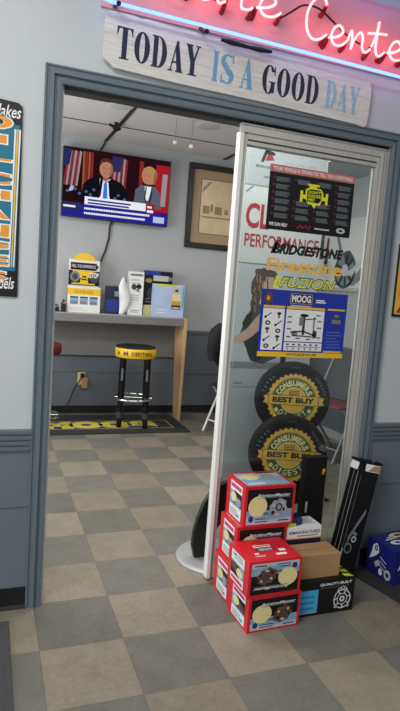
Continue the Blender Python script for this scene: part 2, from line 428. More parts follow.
LET = {
 'C': (.1, [(.95, 1.75), (.85, 2.0), (.6, 2.05), (.3, 1.7), (.12, 1.1), (.15, .45), (.4, .05), (.75, .1), (1.05, .4)]),
 'a': (.1, [(.85, .8), (.6, 1.0), (.25, .8), (.1, .35), (.25, .03), (.55, .15), (.8, .6), (.88, .95), (.82, .4), (.9, .05), (1.15, .2)]),
 'r': (.1, [(0, .35), (.25, .75), (.35, 1.05), (.4, .85), (.7, .9), (.6, .5), (.62, .1), (.9, .1), (1.05, .25)]),
 'e': (.1, [(.02, .3), (.5, .45), (.8, .75), (.6, 1.02), (.3, .85), (.15, .4), (.35, .04), (.75, .08), (1.05, .35)]),
 'n': (.1, [(0, .4), (.15, .95), (.2, .5), (.18, .02), (.3, .5), (.55, .95), (.7, .75), (.7, .25), (.85, .02), (1.1, .25)]),
 't': (.1, [(.1, .4), (.35, 1.1), (.45, 1.75), (.38, .9), (.38, .25), (.6, .0), (.95, .3)]),
}
def neon_letter(ch, x, w, z=2.352, h=.078, y=-.075):
    pts = stroke(LET[ch][1])
    bb = MB(); bb.tube([(x + p[0] * w, y, z + p[1] * h) for p in pts], .005, NEONR, 8); bb.build('script_tube', t)
    for q in (LET[ch][1][0], LET[ch][1][-1]):
        bb = MB(); bb.tube([(x + q[0] * w, y + .004, z + q[1] * h), (x + q[0] * w + .008, -.03, z + q[1] * h - .012), (x + q[0] * w + .01, -.001, z + q[1] * h - .014)], [.0085, .010, .012], RUBR, 8); bb.build('tube_support', t)
for ch, x, w in (('C', .035, .12), ('a', .19, .105), ('r', .315, .105), ('e', .44, .105), ('C', .655, .105), ('e', .775, .085), ('n', .868, .105), ('t', .98, .08), ('e', 1.068, .09), ('r', 1.17, .1)):
    neon_letter(ch, x, w, z=2.402 if x < .6 else 2.362, h=.078 if ch != 'C' else .082)
bb = MB(); bb.tube([(.965, -.075, 2.442), (1.01, -.077, 2.450), (1.06, -.075, 2.456)], .0048, NEONR, 8); bb.build('script_tube', t)
bb = MB(); bb.tube([(-.17, -.08, 2.33), (-.155, -.08, 2.318), (-.13, -.08, 2.313), (1.42, -.08, 2.296)], .0062, NEONB, 8); bb.build('border_tube', t)
bb = MB(); bb.tube([(-.17, -.08, 2.6), (-.13, -.08, 2.622), (1.42, -.08, 2.612)], .0062, NEONP, 8); bb.build('border_tube', t)
for x, z in ((.24, 2.288), (-.1, 2.31), (1.3, 2.296), (.24, 2.618), (.9, 2.614)):
    bb = MB(); bb.tube([(x, 0, max(z, 2.334)), (x, -.05, z + .012), (x, -.088, z)], [.009, .007, .009], BLACK, 10); bb.build('standoff', t)
bb = MB(); bb.tube([(.31, -.062, 2.283), (.35, -.064, 2.281), (.43, -.064, 2.279), (.48, -.062, 2.280), (.53, -.06, 2.284)], [.006, .010, .007, .010, .006], BLACK, 10); bb.build('connector', t)
bb = MB(); bb.tube([(x, -.055, z) for x, z in stroke([(.56, 2.42), (.60, 2.45), (.66, 2.492), (.73, 2.495), (.80, 2.462), (.88, 2.42), (.95, 2.40)])], .004, BLACK, 8); bb.build('cable', t)

# ------------------------------------------------------------------ tin signs on the door wall
t = thing('tin_sign', 'tall teal tin sign with stacked orange letters on the wall left of the doorway', 'sign', (-.50, -.004, 1.24))
b = MB(); b.prism([(-.60, 1.24), (-.408, 1.24), (-.411, 1.92), (-.425, 1.932), (-.60, 1.945)], 1, -.008, -.002, BLACK); b.build('panel', t)
g = front((-.60, -.0082, 1.24))
g.rect(.012, .095, .182, .615, TEAL)
for x, m in ((.158, WHITE), (.166, YEL), (.174, WHITE)):
    g.poly([(x, .11), (x + .004, .11), (x + .012, .60), (x + .006, .60)], m, 2)
v = lambda px: (297 - px) / 280.
for ch, a, c in (('O', 116, 132), ('I', 135, 146), ('L', 149, 163), ('C', 172, 186), ('H', 189, 201), ('A', 204, 220), ('N', 223, 238), ('G', 240, 250), ('E', 254, 267), ('S', 270, 282)):
    u0, u1 = (.03, .158) if ch != 'I' else (.05, .14)
    g.text(ch, u0 - .004, v(c) + .001, u1 + .004, v(a) - .001, WHITE, 3, .06)
    g.text(ch, u0 + .002, v(c) + .0055, u1 - .002, v(a) - .0055, ORANGE, 4, .035)
g.text('Makes', .085, .637, .185, .68, WHITE, 3, .012, .25); g.text('Models', .08, .028, .18, .072, WHITE, 3, .012, .25)
g.build('print', t)
t = thing('wall_poster', 'yellow poster edge with black border on the wall right of the doorway', 'poster', (1.42, -.004, 1.25))
b = MB(); b.box((1.305, -.007, 1.255), (1.58, -.002, 1.60), BLACK); b.build('panel', t)
g = front((1.305, -.0072, 1.255)); g.rect(.008, .012, .268, .335, mat('poster_yellow', (232, 178, 60), .5), 1)
g.poly([(.02, .02), (.06, .02), (.045, .06)], DRED, 2); g.poly([(.02, .1), (.12, .06), (.12, .12), (.03, .2)], ORANGE, 2)
g.build('print', t)

# ------------------------------------------------------------------ posters and decals on the glass door
def poster(name, label, x0, x1, z0, z1, m, tilt=0.):
    t = thing(name, label, 'poster', (x0, .034, z0))
    b = MB(); b.box((x0, .0335, z0), (x1, .0355, z1), m); b.build('sheet', t)
    return t, front((x0, .0334, z0), su=x1 - x0, sv=z1 - z0)
INK = mat('poster_black', (17, 17, 19), .4, spec=.35)
PINKB = mat('poster_salmon', (196, 110, 104), .45)
t, g = poster('warning_poster', 'black poster with a salmon header and yellow engine symbol on the glass door', .615, 1.048, 1.602, 1.878, INK)
g.rect(0, .885, 1, 1, PINKB); g.text('YOUR VEHICLE IS TRYING TO TELL YOU SOMETHING', .03, .915, .97, .975, WHITE, 2, .02)
for c in range(4):
    for r in range(6):
        u0 = .04 + c * .245; v0 = .19 + r * .112
        if c in (1, 2) and 2 < r < 5: continue
        g.bars(u0 + .035, v0, u0 + .2, v0 + .075, 4, mat('fine_print_grey', (98, 104, 106), .5), 1, .7, .25); g.rect(u0, v0 + .04, u0 + .02, v0 + .075, MAROON, 1)
E_ = [(.36, .48), (.36, .66), (.39, .66), (.39, .6), (.42, .6), (.42, .69), (.46, .72), (.46, .75), (.44, .75), (.44, .78), (.58, .78), (.58, .75), (.55, .75), (.55, .72), (.6, .72), (.63, .66), (.63, .6), (.66, .6), (.66, .66), (.69, .66), (.69, .48), (.66, .48), (.66, .54), (.62, .54), (.6, .46), (.56, .46), (.535, .4), (.5, .46), (.46, .46), (.42, .54), (.39, .54), (.39, .48)]
g.poly(E_, YELB, 2); g.poly([(.44, .5), (.44, .68), (.48, .7), (.59, .7), (.61, .65), (.61, .54), (.58, .49)], INK, 3)
for s_, z in (('DON\'T', .63), ('IGNORE', .57), ('ME!', .51)): g.text(s_, .455, z, .6 if s_ != 'ME!' else .53, z + .05, YELB, 4, .02)
g.text('WE CAN HELP', .03, .06, .24, .115, WHITE, 2, .03)
g.line([(.36, .06), (.39, .12), (.42, .06), (.45, .12), (.48, .06), (.51, .11)], .02, DRED, 2); g.bars(.56, .075, .74, .115, 1, LGREY, 2, .6, 0); g.ell((.88, .1), .055, .045, LGREY, 2); g.ell((.88, .1), .025, .018, INK, 3)
g.build('print', t)
MBLUE = mat('poster_blue', (28, 50, 158), .35)
t, g = poster('parts_poster', 'blue parts chart poster with white diagrams and a yellow footer on the glass door', .624, 1.074, 1.040, 1.342, MBLUE)
g.rect(0, 0, 1, .075, YEL); g.text('THE PROBLEM SOLVER', .32, .022, .68, .058, NAVY, 2, .02)
g.rect(.03, .1, .27, .72, WHITE); g.rect(.29, .24, .735, .72, WHITE); g.rect(.29, .1, .735, .225, WHITE); g.rect(.03, .73, .27, .765, YEL, 1); g.rect(.29, .73, .735, .765, YEL, 1); g.rect(.77, .74, .98, .765, YEL, 1); g.rect(.76, .085, .98, .11, YEL, 1)
g.ell((.075, .87), .052, .085, BROWN, 2); g.ell((.075, .87), .02, .035, ORANGE, 3)
g.text('MOOG', .34, .83, .56, .94, WHITE, 3, .04); g.rect(.33, .815, .57, .955, NAVY, 2); g.rect(.325, .81, .575, .96, YEL, 1); g.bars(.33, .77, .57, .795, 1, LGREY, 2, .7, 0); g.bars(.62, .84, .74, .9, 2, WHITE, 2, .6, .2)
for r in range(5):
    for c in range(2):
        x, z = .09 + c * .12, .16 + r * .115
        k = (r + c) % 3
        if k == 0: g.ell((x, z), .03, .035, DGREY, 2); g.ell((x, z), .012, .014, WHITE, 3)
        elif k == 1: g.line([(x - .03, z - .03), (x, z), (x + .03, z + .035)], .014, BLACK, 2); g.ell((x - .03, z - .03), .014, .02, BLACK, 2)
        else: g.rect(x - .012, z - .04, x + .012, z + .04, GREYP, 2); g.ell((x, z + .03), .025, .02, DGREY, 2)
g.line([(.5, .35), (.5, .62)], .03, DGREY, 2); g.ell((.5, .64), .05, .025, BLACK, 2); g.line([(.36, .38), (.5, .4), (.64, .34)], .022, BLACK, 2); g.line([(.38, .33), (.6, .32)], .02, DGREY, 2); g.line([(.47, .5), (.47, .6)], .05, GREYP, 3)
g.line([(.62, .3), (.62, .62)], .018, GREYP, 2); g.ell((.64, .36), .025, .06, DGREY, 2); g.ell((.4, .36), .035, .045, GREYP, 2); g.line([(.52, .58), (.64, .6)], .016, BLACK, 2)
for x, z in ((.33, .6), (.33, .52), (.33, .42), (.33, .3), (.66, .64), (.68, .55), (.68, .45), (.68, .3), (.44, .28), (.56, .27)): g.rect(x - .02, z, x + .03, z + .018, DGREY, 2)
g.rect(.31, .155, .715, .165, NAVY, 2)
for i in range(6): g.rect(.32 + i * .067, .18, .35 + i * .067, .205, DGREY, 2); g.rect(.325 + i * .067, .115, .345 + i * .067, .145, GREYP, 2)
g.rect(.85, .5, .92, .65, DGREY, 2); g.rect(.83, .54, .94, .6, GREYP, 3); g.ell((.885, .66), .03, .025, GREYP, 3)
g.bars(.78, .16, .97, .44, 6, mat('poster_mid_blue', (80, 104, 190), .4), 2, .35, .4)
g.build('print', t)
def decal(name, label, fn, loc):
    t = thing(name, label, 'decal', loc); g = front((loc[0], .0355, loc[2])); fn(g); g.build('lettering', t)
decal('window_decal', 'black slanted block letter decal on the glass just below the black poster', lambda g: (g.text('BRIDGESTONE', .012, .002, .378, .048, BLACK, 2, .055, .25), g.poly([(0, .0), (.02, .006), (.04, .06), (.022, .056)], BLACK, 2), g.poly([(.02, .052), (.05, .056), (.048, .066), (.024, .062)], DRED, 3)), (.648, .0355, 1.497))
YDEC = mat('decal_ochre', (232, 180, 78), .5)
decal('window_decal', 'ochre rounded letter decal on the glass, middle one of three', lambda g: g.text('Firestone', 0, 0, .39, .058, YDEC, 2, .03), (.637, .0355, 1.423))
YG = mat('decal_lime', (214, 220, 70), .45)
def fuz(g):
    g.text('FUZION', .03, .004, .33, .056, BLACK, 1, .05, .32); g.text('FUZION', .034, .008, .326, .052, YG, 2, .012, .32); g.poly([(0, .0), (.018, .0), (.03, .056), (.012, .056)], YG, 2); g.poly([(.022, 0), (.03, 0), (.042, .056), (.034, .056)], YG, 2)
decal('window_decal', 'lime slanted letter decal outlined in black just above the blue poster', fuz, (.675, .0355, 1.348))

# ------------------------------------------------------------------ display panel and tires behind the glass
t = thing('display_board', 'tall white printed display board with large red letters behind the glass door', 'display board', (1.34, 1.26, 0))
PANEL = mat('panel_white', (184, 187, 187), .5)
b = MB(); b.box((1.035, 1.25, .03), (1.655, 1.275, 2.32), PANEL); b.build('board', t, bevel=.003)
b = MB(); b.box((1.06, 1.252, 0), (1.14, 1.36, .03), BLACK); b.build('foot', t)
b = MB(); b.box((1.54, 1.252, 0), (1.62, 1.36, .03), BLACK); b.build('foot', t)
class PG:
    pass
g = front((1.042, 1.25, 1.519)); K = 1.045
def q(x, z): return ((x - .975) * K, (z - 1.51) * K)
def prect(x0, z0, x1, z1, m, l=1): a, c = q(x0, z0), q(x1, z1); g.rect(a[0], a[1], c[0], c[1], m, l)
def ptext(s, x0, z0, x1, z1, m, l=2, bold=.01, shear=0.): a, c = q(x0, z0), q(x1, z1); g.text(s, a[0], a[1], c[0], c[1], m, l, bold, shear)
SEAM = mat('panel_seam', (118, 120, 122), .5); PGREY = mat('panel_grey', (158, 165, 169), .5)
prect(.972, .06, 1.55, .835, PGREY); prect(.972, 1.996, 1.55, 2.27, PGREY); prect(.972, 1.99, 1.55, 1.998, SEAM, 2); prect(.972, 1.502, 1.55, 1.512, SEAM, 2); prect(.972, .825, 1.55, .87, SEAM, 2)
prect(.985, .83, .988, 2.27, LGREY, 3)
a = [q(1.07, 2.14), q(1.09, 2.14), q(1.125, 2.225), q(1.10, 2.225)]; g.poly(a, BLACK, 3); g.poly([q(1.10, 2.225), q(1.17, 2.205), q(1.165, 2.19), q(1.115, 2.19)], BLACK, 3); g.poly([q(1.10, 2.15), q(1.165, 2.16), q(1.15, 2.19), q(1.115, 2.19)], DRED, 4)
ptext('BRIDGESTONE', 1.04, 2.105, 1.23, 2.122, DGREY, 3, .02); prect(1.1, 2.045, 1.17, 2.058, GREYP, 3)
for x in (1.27, 1.355, 1.44): c = q(x, 2.125); g.ring(c, .034, .038, GREYP, 3, 30)
ptext('CL', .997, 1.727, 1.165, 1.885, DRED, 3, .03)
ptext('PERFORMANCE', 1.0, 1.61, 1.545, 1.695, DRED, 3, .015)
prect(.982, 1.90, 1.55, 1.985, LGREY, 2)
g.line([q(.99, 1.95), q(1.03, 1.985)], .012, GREYP, 3)
prect(.98, .872, 1.55, 1.5, mat('panel_sky', (170, 176, 180), .5), 1)
hair = [(1.10, 1.47), (1.17, 1.485), (1.25, 1.47), (1.27, 1.40), (1.24, 1.36), (1.20, 1.40), (1.17, 1.36), (1.15, 1.28), (1.13, 1.22), (1.09, 1.20), (1.075, 1.26), (1.09, 1.31), (1.065, 1.35), (1.09, 1.42)]
hp = []
for a_, b_ in zip(hair, hair[1:] + hair[:1]):
    for f_ in (0, .25, .5, .75):
        hp.append((a_[0] + (b_[0] - a_[0]) * f_ + random.uniform(-.007, .007), a_[1] + (b_[1] - a_[1]) * f_ + random.uniform(-.007, .007)))
g.poly([q(*p) for p in hp], HAIR, 3)
for _ in range(34):
    x_, z_ = random.uniform(1.09, 1.2), random.uniform(1.24, 1.45); g.line([q(x_, z_), q(x_ + random.uniform(-.012, .004), z_ - .02), q(x_ + random.uniform(-.004, .012), z_ - .045)], .006, random.choice((DGREY, BROWN, KRAFT)), 4)
g.poly([q(*p) for p in [(1.16, 1.38), (1.18, 1.43), (1.23, 1.43), (1.255, 1.38), (1.25, 1.30), (1.22, 1.25), (1.19, 1.26), (1.165, 1.31)]], SKIN, 4)
g.poly([q(*p) for p in [(1.05, 1.15), (1.1, 1.24), (1.2, 1.26), (1.32, 1.15), (1.30, .9), (1.2, .86), (1.12, .875), (1.05, 1.0), (1.02, 1.05)]], DGREY, 2)
g.poly([q(*p) for p in [(1.1, 1.2), (1.06, 1.18), (1.03, 1.12), (1.06, 1.08), (1.1, 1.13)]], BLACK, 3)
g.poly([q(*p) for p in [(.98, .99), (.985, 1.03), (1.06, 1.08), (1.16, 1.20), (1.24, 1.22), (1.2, 1.12), (1.1, 1.03), (1.02, .985)]], SKIN, 4)
g.poly([q(*p) for p in [(1.06, 1.0), (1.16, 1.08), (1.24, 1.1), (1.24, .92), (1.16, .875), (1.11, .88), (1.08, .94)]], BLACK, 3)
ptext('Bridgestone', 1.002, .718, 1.07, .738, DGREY, 3); c0 = q(1.002, .70); c1 = q(1.19, .706); g.rect(c0[0], c0[1], c1[0], c1[1], GREYP, 3)
g.build('print', t)

t = thing('tire_rack', 'dark metal rack post holding two tires behind the glass door', 'rack', (1.40, 1.17, 0))
b = MB(); b.box((1.40, 1.20, .0), (1.43, 1.222, .90), BLACK); b.build('post', t)
b = MB(); b.box((1.12, .80, 0), (1.62, 1.222, .012), BLACK); b.build('base_plate', t)
b = MB(); b.box((1.20, .84, .012), (1.46, .92, .062), BLACK); b.build('cradle', t)
b = MB(); b.box((1.33, 1.09, .36), (1.50, 1.20, .375), BLACK); b.build('bracket', t)
def make_tire(label, loc, rz, R):
    t = thing('tire', label, 'tire', (0, 0, 0), 'display tires with gold and green inserts')
    w = .07
    pr = [(.60, .06), (.64, .0), (.70, -.06), (.80, -.11), (.90, -.10), (.955, -.05), (.985, .03), (1.0, .12), (.985, .14), (.985, .20), (1.0, .22), (1.0, .38), (.985, .40), (.985, .46), (1.0, .48), (1.0, .66), (.955, .85), (.9, .9), (.8, .91), (.7, .86), (.60, .74)]
    b = MB(); b.lathe([(r * R, h * w * 1.25 - .02) for r, h in pr], BLACKR, ax=1, n=72); 
    for i in range(60):
        a = 2 * PI * i / 60; c, s_ = math.cos(a), math.sin(a)
        for r0, r1, y in ((.945, .975, -.022),):
            n_ = (-s_ * .004, c * .004)
            b.add([(c * r0 * R + n_[0], y, s_ * r0 * R + n_[1]), (c * r0 * R - n_[0], y, s_ * r0 * R - n_[1]), (c * r1 * R - n_[0], y + .012, s_ * r1 * R - n_[1]), (c * r1 * R + n_[0], y + .012, s_ * r1 * R + n_[1])], [(0, 1, 2, 3)], BLACK)
    tr = b.build('tread', t)
    g = front((0, -.0345, 0))
    g.arctext('TOTAL', (0, 0), .83 * R, .085 * R, PI * .83, .55, GREYP, 2); g.build('sidewall_lettering', t); g = front((0, -.0345, 0)); g.arctext('QUALITY', (0, 0), .83 * R, .07 * R, PI * .17, .6, GREYP, 2)
    g.build('sidewall_lettering', t); g = front((0, -.0345, 0)); g.bars(-.12 * R, .86 * R, .12 * R, .89 * R, 1, GREEN, 2, 1, 0)
    g.build('sidewall_mark', t)
    b = MB(); b.lathe([(.0, -.028), (.735 * R, -.028), (.735 * R, -.0), (.0, 0)], BLACK, ax=1, n=48, smooth=False)
    ins = b.build('insert_disc', t)
    g = front((0, -.034, 0)); n = 32; pts = []
    for i in range(n):
        a = 2 * PI * i / n; d_ = PI / n
        pts += [(.72 * R * math.cos(a), .72 * R * math.sin(a)), (.665 * R * math.cos(a + d_), .665 * R * math.sin(a + d_))]
    g.poly(pts, GOLD, 1); g.ring((0, 0), .575 * R, .595 * R, GREEN, 2, 48); g.ring((0, 0), .345 * R, .565 * R, GREEN, 2, 48); g.ring((0, 0), .335 * R, .35 * R, CREAM, 3, 40)
    g.ell((0, 0), .335 * R, .335 * R, GOLD, 2)
    g.arctext('CONSUMERS', (0, 0), .455 * R, .16 * R, PI / 2, 2.2, CREAM, 4, bold=.05); g.arctext('DIGEST', (0, 0), .455 * R, .15 * R, -PI / 2, 1.5, CREAM, 4, top=False)
    for s_ in (-1, 1): g.poly([(s_ * .50 * R, -.27 * R), (s_ * .44 * R, -.2 * R), (s_ * .38 * R, -.27 * R), (s_ * .44 * R, -.34 * R)], CREAM, 4)
    g.bars(-.14 * R, .14 * R, .14 * R, .28 * R, 3, BROWN, 4, .5, .1)
    g.poly([(-.82 * R, -.10 * R), (-.7 * R, -.14 * R), (.7 * R, -.14 * R), (.84 * R, -.10 * R), (.79 * R, .0), (.84 * R, .10 * R), (.7 * R, .13 * R), (-.7 * R, .13 * R), (-.82 * R, .10 * R), (-.77 * R, 0)], BROWN, 5)
    g.poly([(-.66 * R, -.125 * R), (.66 * R, -.125 * R), (.66 * R, .115 * R), (-.66 * R, .115 * R)], GOLD, 6); g.poly([(-.8 * R, -.09 * R), (-.68 * R, -.12 * R), (-.68 * R, .11 * R), (-.8 * R, .09 * R), (-.75 * R, 0)], GOLD, 6); g.poly([(.82 * R, -.09 * R), (.68 * R, -.12 * R), (.68 * R, .11 * R), (.82 * R, .09 * R), (.77 * R, 0)], GOLD, 6)
    g.text('BEST BUY', -.56 * R, -.075 * R, .56 * R, .075 * R, BLACK, 7, .045)
    o = g.build('emblem', t); 
    t.location = loc; t.rotation_euler = (0, 0, rz); return t
make_tire('upper black display tire with gold and green emblem, propped behind the other', (1.424, 1.05, .630), -.3, .253)
make_tire('lower black display tire with gold and green emblem, overlapping the one above', (1.315, .86, .314), -.3, .251)

t = thing('display_stand', 'round silver stand base with a black curved upright beside the door edge', 'stand', (.60, .30, 0))
b = MB(); b.lathe([(0, .012), (.17, .012), (.195, .008), (.2, 0), (0, 0)], mat('brushed_silver', (168, 168, 168), .4, metal=.3), c=(.595, .30, 0), n=48); b.build('base_disc', t)
fin = [(.478, .012), (.462, .073), (.467, .146), (.482, .213), (.512, .294), (.555, .361), (.61, .387), (.69, .402), (.72, .40), (.72, .22), (.66, .20), (.60, .17), (.56, .11), (.542, .055), (.543, .012)]
b = MB(); b.prism(fin, 1, .285, .315, BLACK); b.build('upright', t, bevel=.004)
t.location = (.592, .232, 0)

# ------------------------------------------------------------------ boxes on the floor
def carton_print_front(g, part, mirror=False):
    g.rect(.05, .06, .95, .93, INK, 1); g.rect(.05, .06, .95, .40, LBLUE, 2)
    g.poly([(.05, .06), (.95, .06), (.95, .2), (.5, .14), (.05, .26)], LGREY, 3)
    g.ell((.26, .50), .185, .26, CREAM, 4)
    P = [(.47, .34), (.50, .42), (.49, .50), (.54, .56), (.57, .64), (.64, .63), (.69, .69), (.76, .64), (.83, .60), (.82, .50), (.86, .42), (.80, .36), (.77, .26), (.68, .24), (.62, .17), (.56, .23), (.50, .25)]
    g.poly(P, part, 5); g.ell((.68, .46), .07, .1, DGREY, 6); g.ell((.68, .46), .04, .06, part, 7); g.ell((.57, .33), .035, .05, INK, 6); g.ell((.58, .5), .025, .035, LGREY, 6); g.ell((.76, .56), .02, .04, LGREY, 6); g.ell((.66, .28), .04, .03, LGREY, 6); g.ell((.78, .4), .02, .05, INK, 6)
    g.text('FrictionMaster', .24, .73, .90, .81, WHITE, 6, .012, .3); g.rect(.24, .705, .90, .72, GREYP, 6)
    g.text('BRAKE', .38, .29, .48, .35, NAVY, 6, .02); g.ell((.14, .2), .05, .08, BLUE, 5); g.bars(.22, .11, .5, .24, 2, BLUE, 5, .4, .3); g.bars(.68, .11, .9, .16, 1, NAVY, 5, .6, 0)
def carton_print_side(g, part):
    g.poly([(.22, .07), (.84, .07), (.84, .93), (.22, .93)], WHITE, 1); g.rect(.22, .35, .84, .7, LBLUE, 2); g.rect(.42, .4, .84, .72, INK, 3); g.ell((.42, .56), .15, .12, CREAM, 4)
    g.poly([(.5, .45), (.6, .6), (.8, .58), (.82, .45), (.66, .38)], part, 5); g.rect(.26, .78, .8, .88, MAGENTA, 3); g.bars(.28, .12, .7, .3, 3, GREYP, 3, .4, .3); g.rect(.62, .12, .76, .2, CYAN, 3)
def make_carton(label, w, d, h, part, loc, rz=0, flip=False, plain=False):
    t = thing('parts_carton', label, 'box', (0, 0, 0), 'red brake part cartons')
    b = MB(); b.box((-w / 2, -d / 2, 0), (w / 2, d / 2, h), RED)
    b.box((-w / 2 + .004, -d / 2 - .0006, h - .006), (w / 2 - .004, -d / 2, h - .0045), DRED)
    b.build('carton_body', t, bevel=.002)
    g = front((-w / 2, -d / 2, 0), su=w, sv=h); carton_print_front(g, part); g.build('front_print', t)
    g = G((-w / 2, d / 2, 0), (0, -1, 0), (0, 0, 1), (-1, 0, 0), su=d, sv=h); carton_print_side(g, part); g.build('side_print', t)
    g = G((w / 2, -d / 2, 0), (0, 1, 0), (0, 0, 1), (1, 0, 0), su=d, sv=h); carton_print_side(g, part); g.build('side_print', t)
    g = G((-w / 2, -d / 2, h), (1, 0, 0), (0, 1, 0), (0, 0, 1), su=w, sv=d); g.rect(.06, .08, .94, .9, LBLUE, 1); g.poly([(.06, .5), (.94, .62), (.94, .9), (.06, .9)], LGREY, 2); g.ell((.3, .62), .17, .2, CREAM, 3); g.poly([(.5, .5), (.56, .75), (.72, .8), (.82, .6), (.74, .42), (.6, .4)], part, 4); g.bars(.12, .14, .5, .3, 2, WHITE, 3, .4, .2); g.rect(.5, .84, .9, .9, INK, 3)
    g.build('top_print', t)
    if flip:
        g = G((w / 2, -d / 2, 0), (-1, 0, 0), (0, 1, 0), (0, 0, -1), su=w, sv=d)
        g.rect(.3, .42, .68, .56, DGREY, 1); g.rect(.32, .6, .64, .7, WHITE, 1); g.rect(.34, .63, .62, .67, DRED, 2); g.rect(.36, .44, .62, .54, SILVER, 2); g.rect(.22, .3, .3, .36, WHITE, 1); g.rect(.6, .2, .8, .28, WHITE, 1); g.rect(.72, .36, .84, .46, WHITE, 1); g.bars(.2, .2, .4, .26, 2, WHITE, 1, .4, .2)
        g.build('bottom_print', t)
    t.location = (loc[0], loc[1], loc[2] + (h if flip else 0)); t.rotation_euler = (0, PI if flip else 0, rz); return t
h1, h2 = .1725, .146
make_carton('red carton at floor level in the back stack, mostly hidden behind the front stack', .235, .178, h1, SILVER, (.592, -.108, 0))
make_carton('middle red carton of the back stack, under the topmost box', .235, .178, h1, SILVER, (.606, -.108, h1 + .0005))
make_carton('topmost red carton, crowning the back stack with a silver part pictured', *(.238, .184, h1 + .003), SILVER, (.626, -.111, 2 * h1 + .001), .01)
make_carton('red carton at the bottom of the front stack, cream disc pictured at left', .233, .186, h2, BROWN, (.582, -.298, 0), .03)
make_carton('upside down red carton on top of the front stack, cream disc pictured at right', .235, .186, h2, BROWN, (.572, -.298, h2 + .0005), .02, True)

t = thing('parts_box', 'black carton with white part outline and pale blue side patch on the floor', 'box', (.86, -.275, 0))
b = MB(); b.box((.712, -.345, 0), (.992, -.205, .15), INK); b.build('carton_body', t, bevel=.0015)
g = front((.712, -.345, 0), su=.28, sv=.15)
g.rect(0, .08, .36, .76, CYAN, 1); g.rect(0, .08, .36, .12, LBLUE, 2)
for i in range(3): g.rect(.05, .2 + i * .17, .3, .26 + i * .17, mat('cyan_dark', (46, 130, 170), .5), 3)
g.text('QUALITY-BUILT', .38, .83, .94, .92, WHITE, 2, .03); g.rect(.38, .775, .9, .785, GREYP, 2)
c = (.79, .39); A = .536
g.ring(c, .255, .285, WHITE, 2, 36, asp=A); g.ring(c, .15, .17, WHITE, 2, 28, asp=A); g.ring(c, .04, .085, WHITE, 2, 20, asp=A)
for i in range(7):
    a = 2 * PI * i / 7 + .3; g.line([(c[0] + .17 * A * math.cos(a), c[1] + .17 * math.sin(a)), (c[0] + .25 * A * math.cos(a), c[1] + .25 * math.sin(a))], .022, WHITE, 2)
g.line([(.70, .60), (.72, .70), (.78, .76), (.85, .71), (.88, .58)], .022, WHITE, 2); g.ring((.79, .715), .035, .065, WHITE, 2, 18, asp=A); g.ring((.68, .18), .02, .045, WHITE, 2, 14, asp=A); g.ring((.90, .17), .02, .045, WHITE, 2, 14, asp=A); g.line([(.67, .5), (.645, .45), (.67, .38)], .02, WHITE, 2)
g.build('front_print', t)
g = G((.712, -.345, .15), (1, 0, 0), (0, 1, 0), (0, 0, 1), su=.28, sv=.14)
for i in range(3): g.poly([(.84, .1 + i * .28), (.98, .05 + i * .28), (.96, .22 + i * .28), (.84, .28 + i * .28)], LIME, 1)
g.build('top_print', t)
t = thing('kraft_box', 'plain brown cardboard box lying on the black carton', 'box', (.82, -.26, .151))
b = MB(); b.box((.722, -.318, .151), (.924, -.208, .252), KRAFT); b.box((.722, -.264, .252), (.924, -.262, .2524), BROWN); b.build('carton_body', t, bevel=.0015)
t = thing('parts_box', 'white carton with dark lettering and a navy band behind the brown box', 'box', (.80, -.13, 0))
b = MB(); b.box((.728, -.192, 0), (.902, -.088, .322), WHITE); b.build('carton_body', t, bevel=.0015)
g = front((.728, -.192, 0), su=.174, sv=.322); g.rect(0, 0, 1, .83, NAVY, 1); g.rect(0, .83, 1, .845, ORANGE, 2); g.text('REMANUFACTURED', .06, .90, .96, .945, NAVY, 2, .02); g.bars(.3, .865, .9, .89, 1, GREYP, 2, .6, 0); g.build('front_print', t)
g = G((.728, -.192, .322), (1, 0, 0), (0, 1, 0), (0, 0, 1), su=.174, sv=.104); g.bars(.5, .3, .9, .8, 4, GREYP, 1, .4, .3); g.build('top_print', t)
t = thing('blue_pouch', 'small crumpled dark blue pouch lying on top of the white carton', 'pouch', (.785, -.12, .323))
b = MB(); n = 14
random.seed(3)
for L_ in range(1):
    prof_ = [(.0, .0), (.036, .002), (.042, .012), (.036, .026), (.02, .036), (.0, .038)]
    b.lathe(prof_, mat('navy_cloth', (30, 42, 96), .7, noise=.3, scale=60), c=(.785, -.14, .323), n=16)
for i, v_ in enumerate(b.v): b.v[i] = (v_[0] + random.uniform(-.004, .004), v_[1] + random.uniform(-.004, .004), max(.323, v_[2] + random.uniform(-.004, .004)))
b.build('bag', t)
b = MB(); b.tube([(.76, -.155, .338), (.78, -.16, .372), (.80, -.155, .375), (.815, -.15, .34)], .004, BLACK, 8); b.build('strap', t)
b = MB(); b.box((.737, -.185, .3225), (.775, -.165, .336), LIME); b.build('care_tag', t, bevel=.002)

t = thing('parts_box', 'narrow upright black carton with a gold mark standing against the glass', 'box', (.905, -.045, 0))
b = MB(); b.box((.884, -.05, 0), (1.0, -.006, .585), INK); b.build('carton_body', t, bevel=.0015)
g = front((.884, -.05, 0), su=.116, sv=.585); g.rect(.955, .02, .975, .98, KRAFT, 1); g.ell((.83, .89), .07, .018, GOLD, 2); g.ell((.8, .87), .05, .012, GOLD, 2); g.rect(.12, .55, .2, .64, LGREY, 2); g.ring((.62, .42), .03, .035, GREYP, 2, 18, asp=4); g.line([(.5, .34), (.7, .48)], .02, GREYP, 2); g.build('front_print', t)

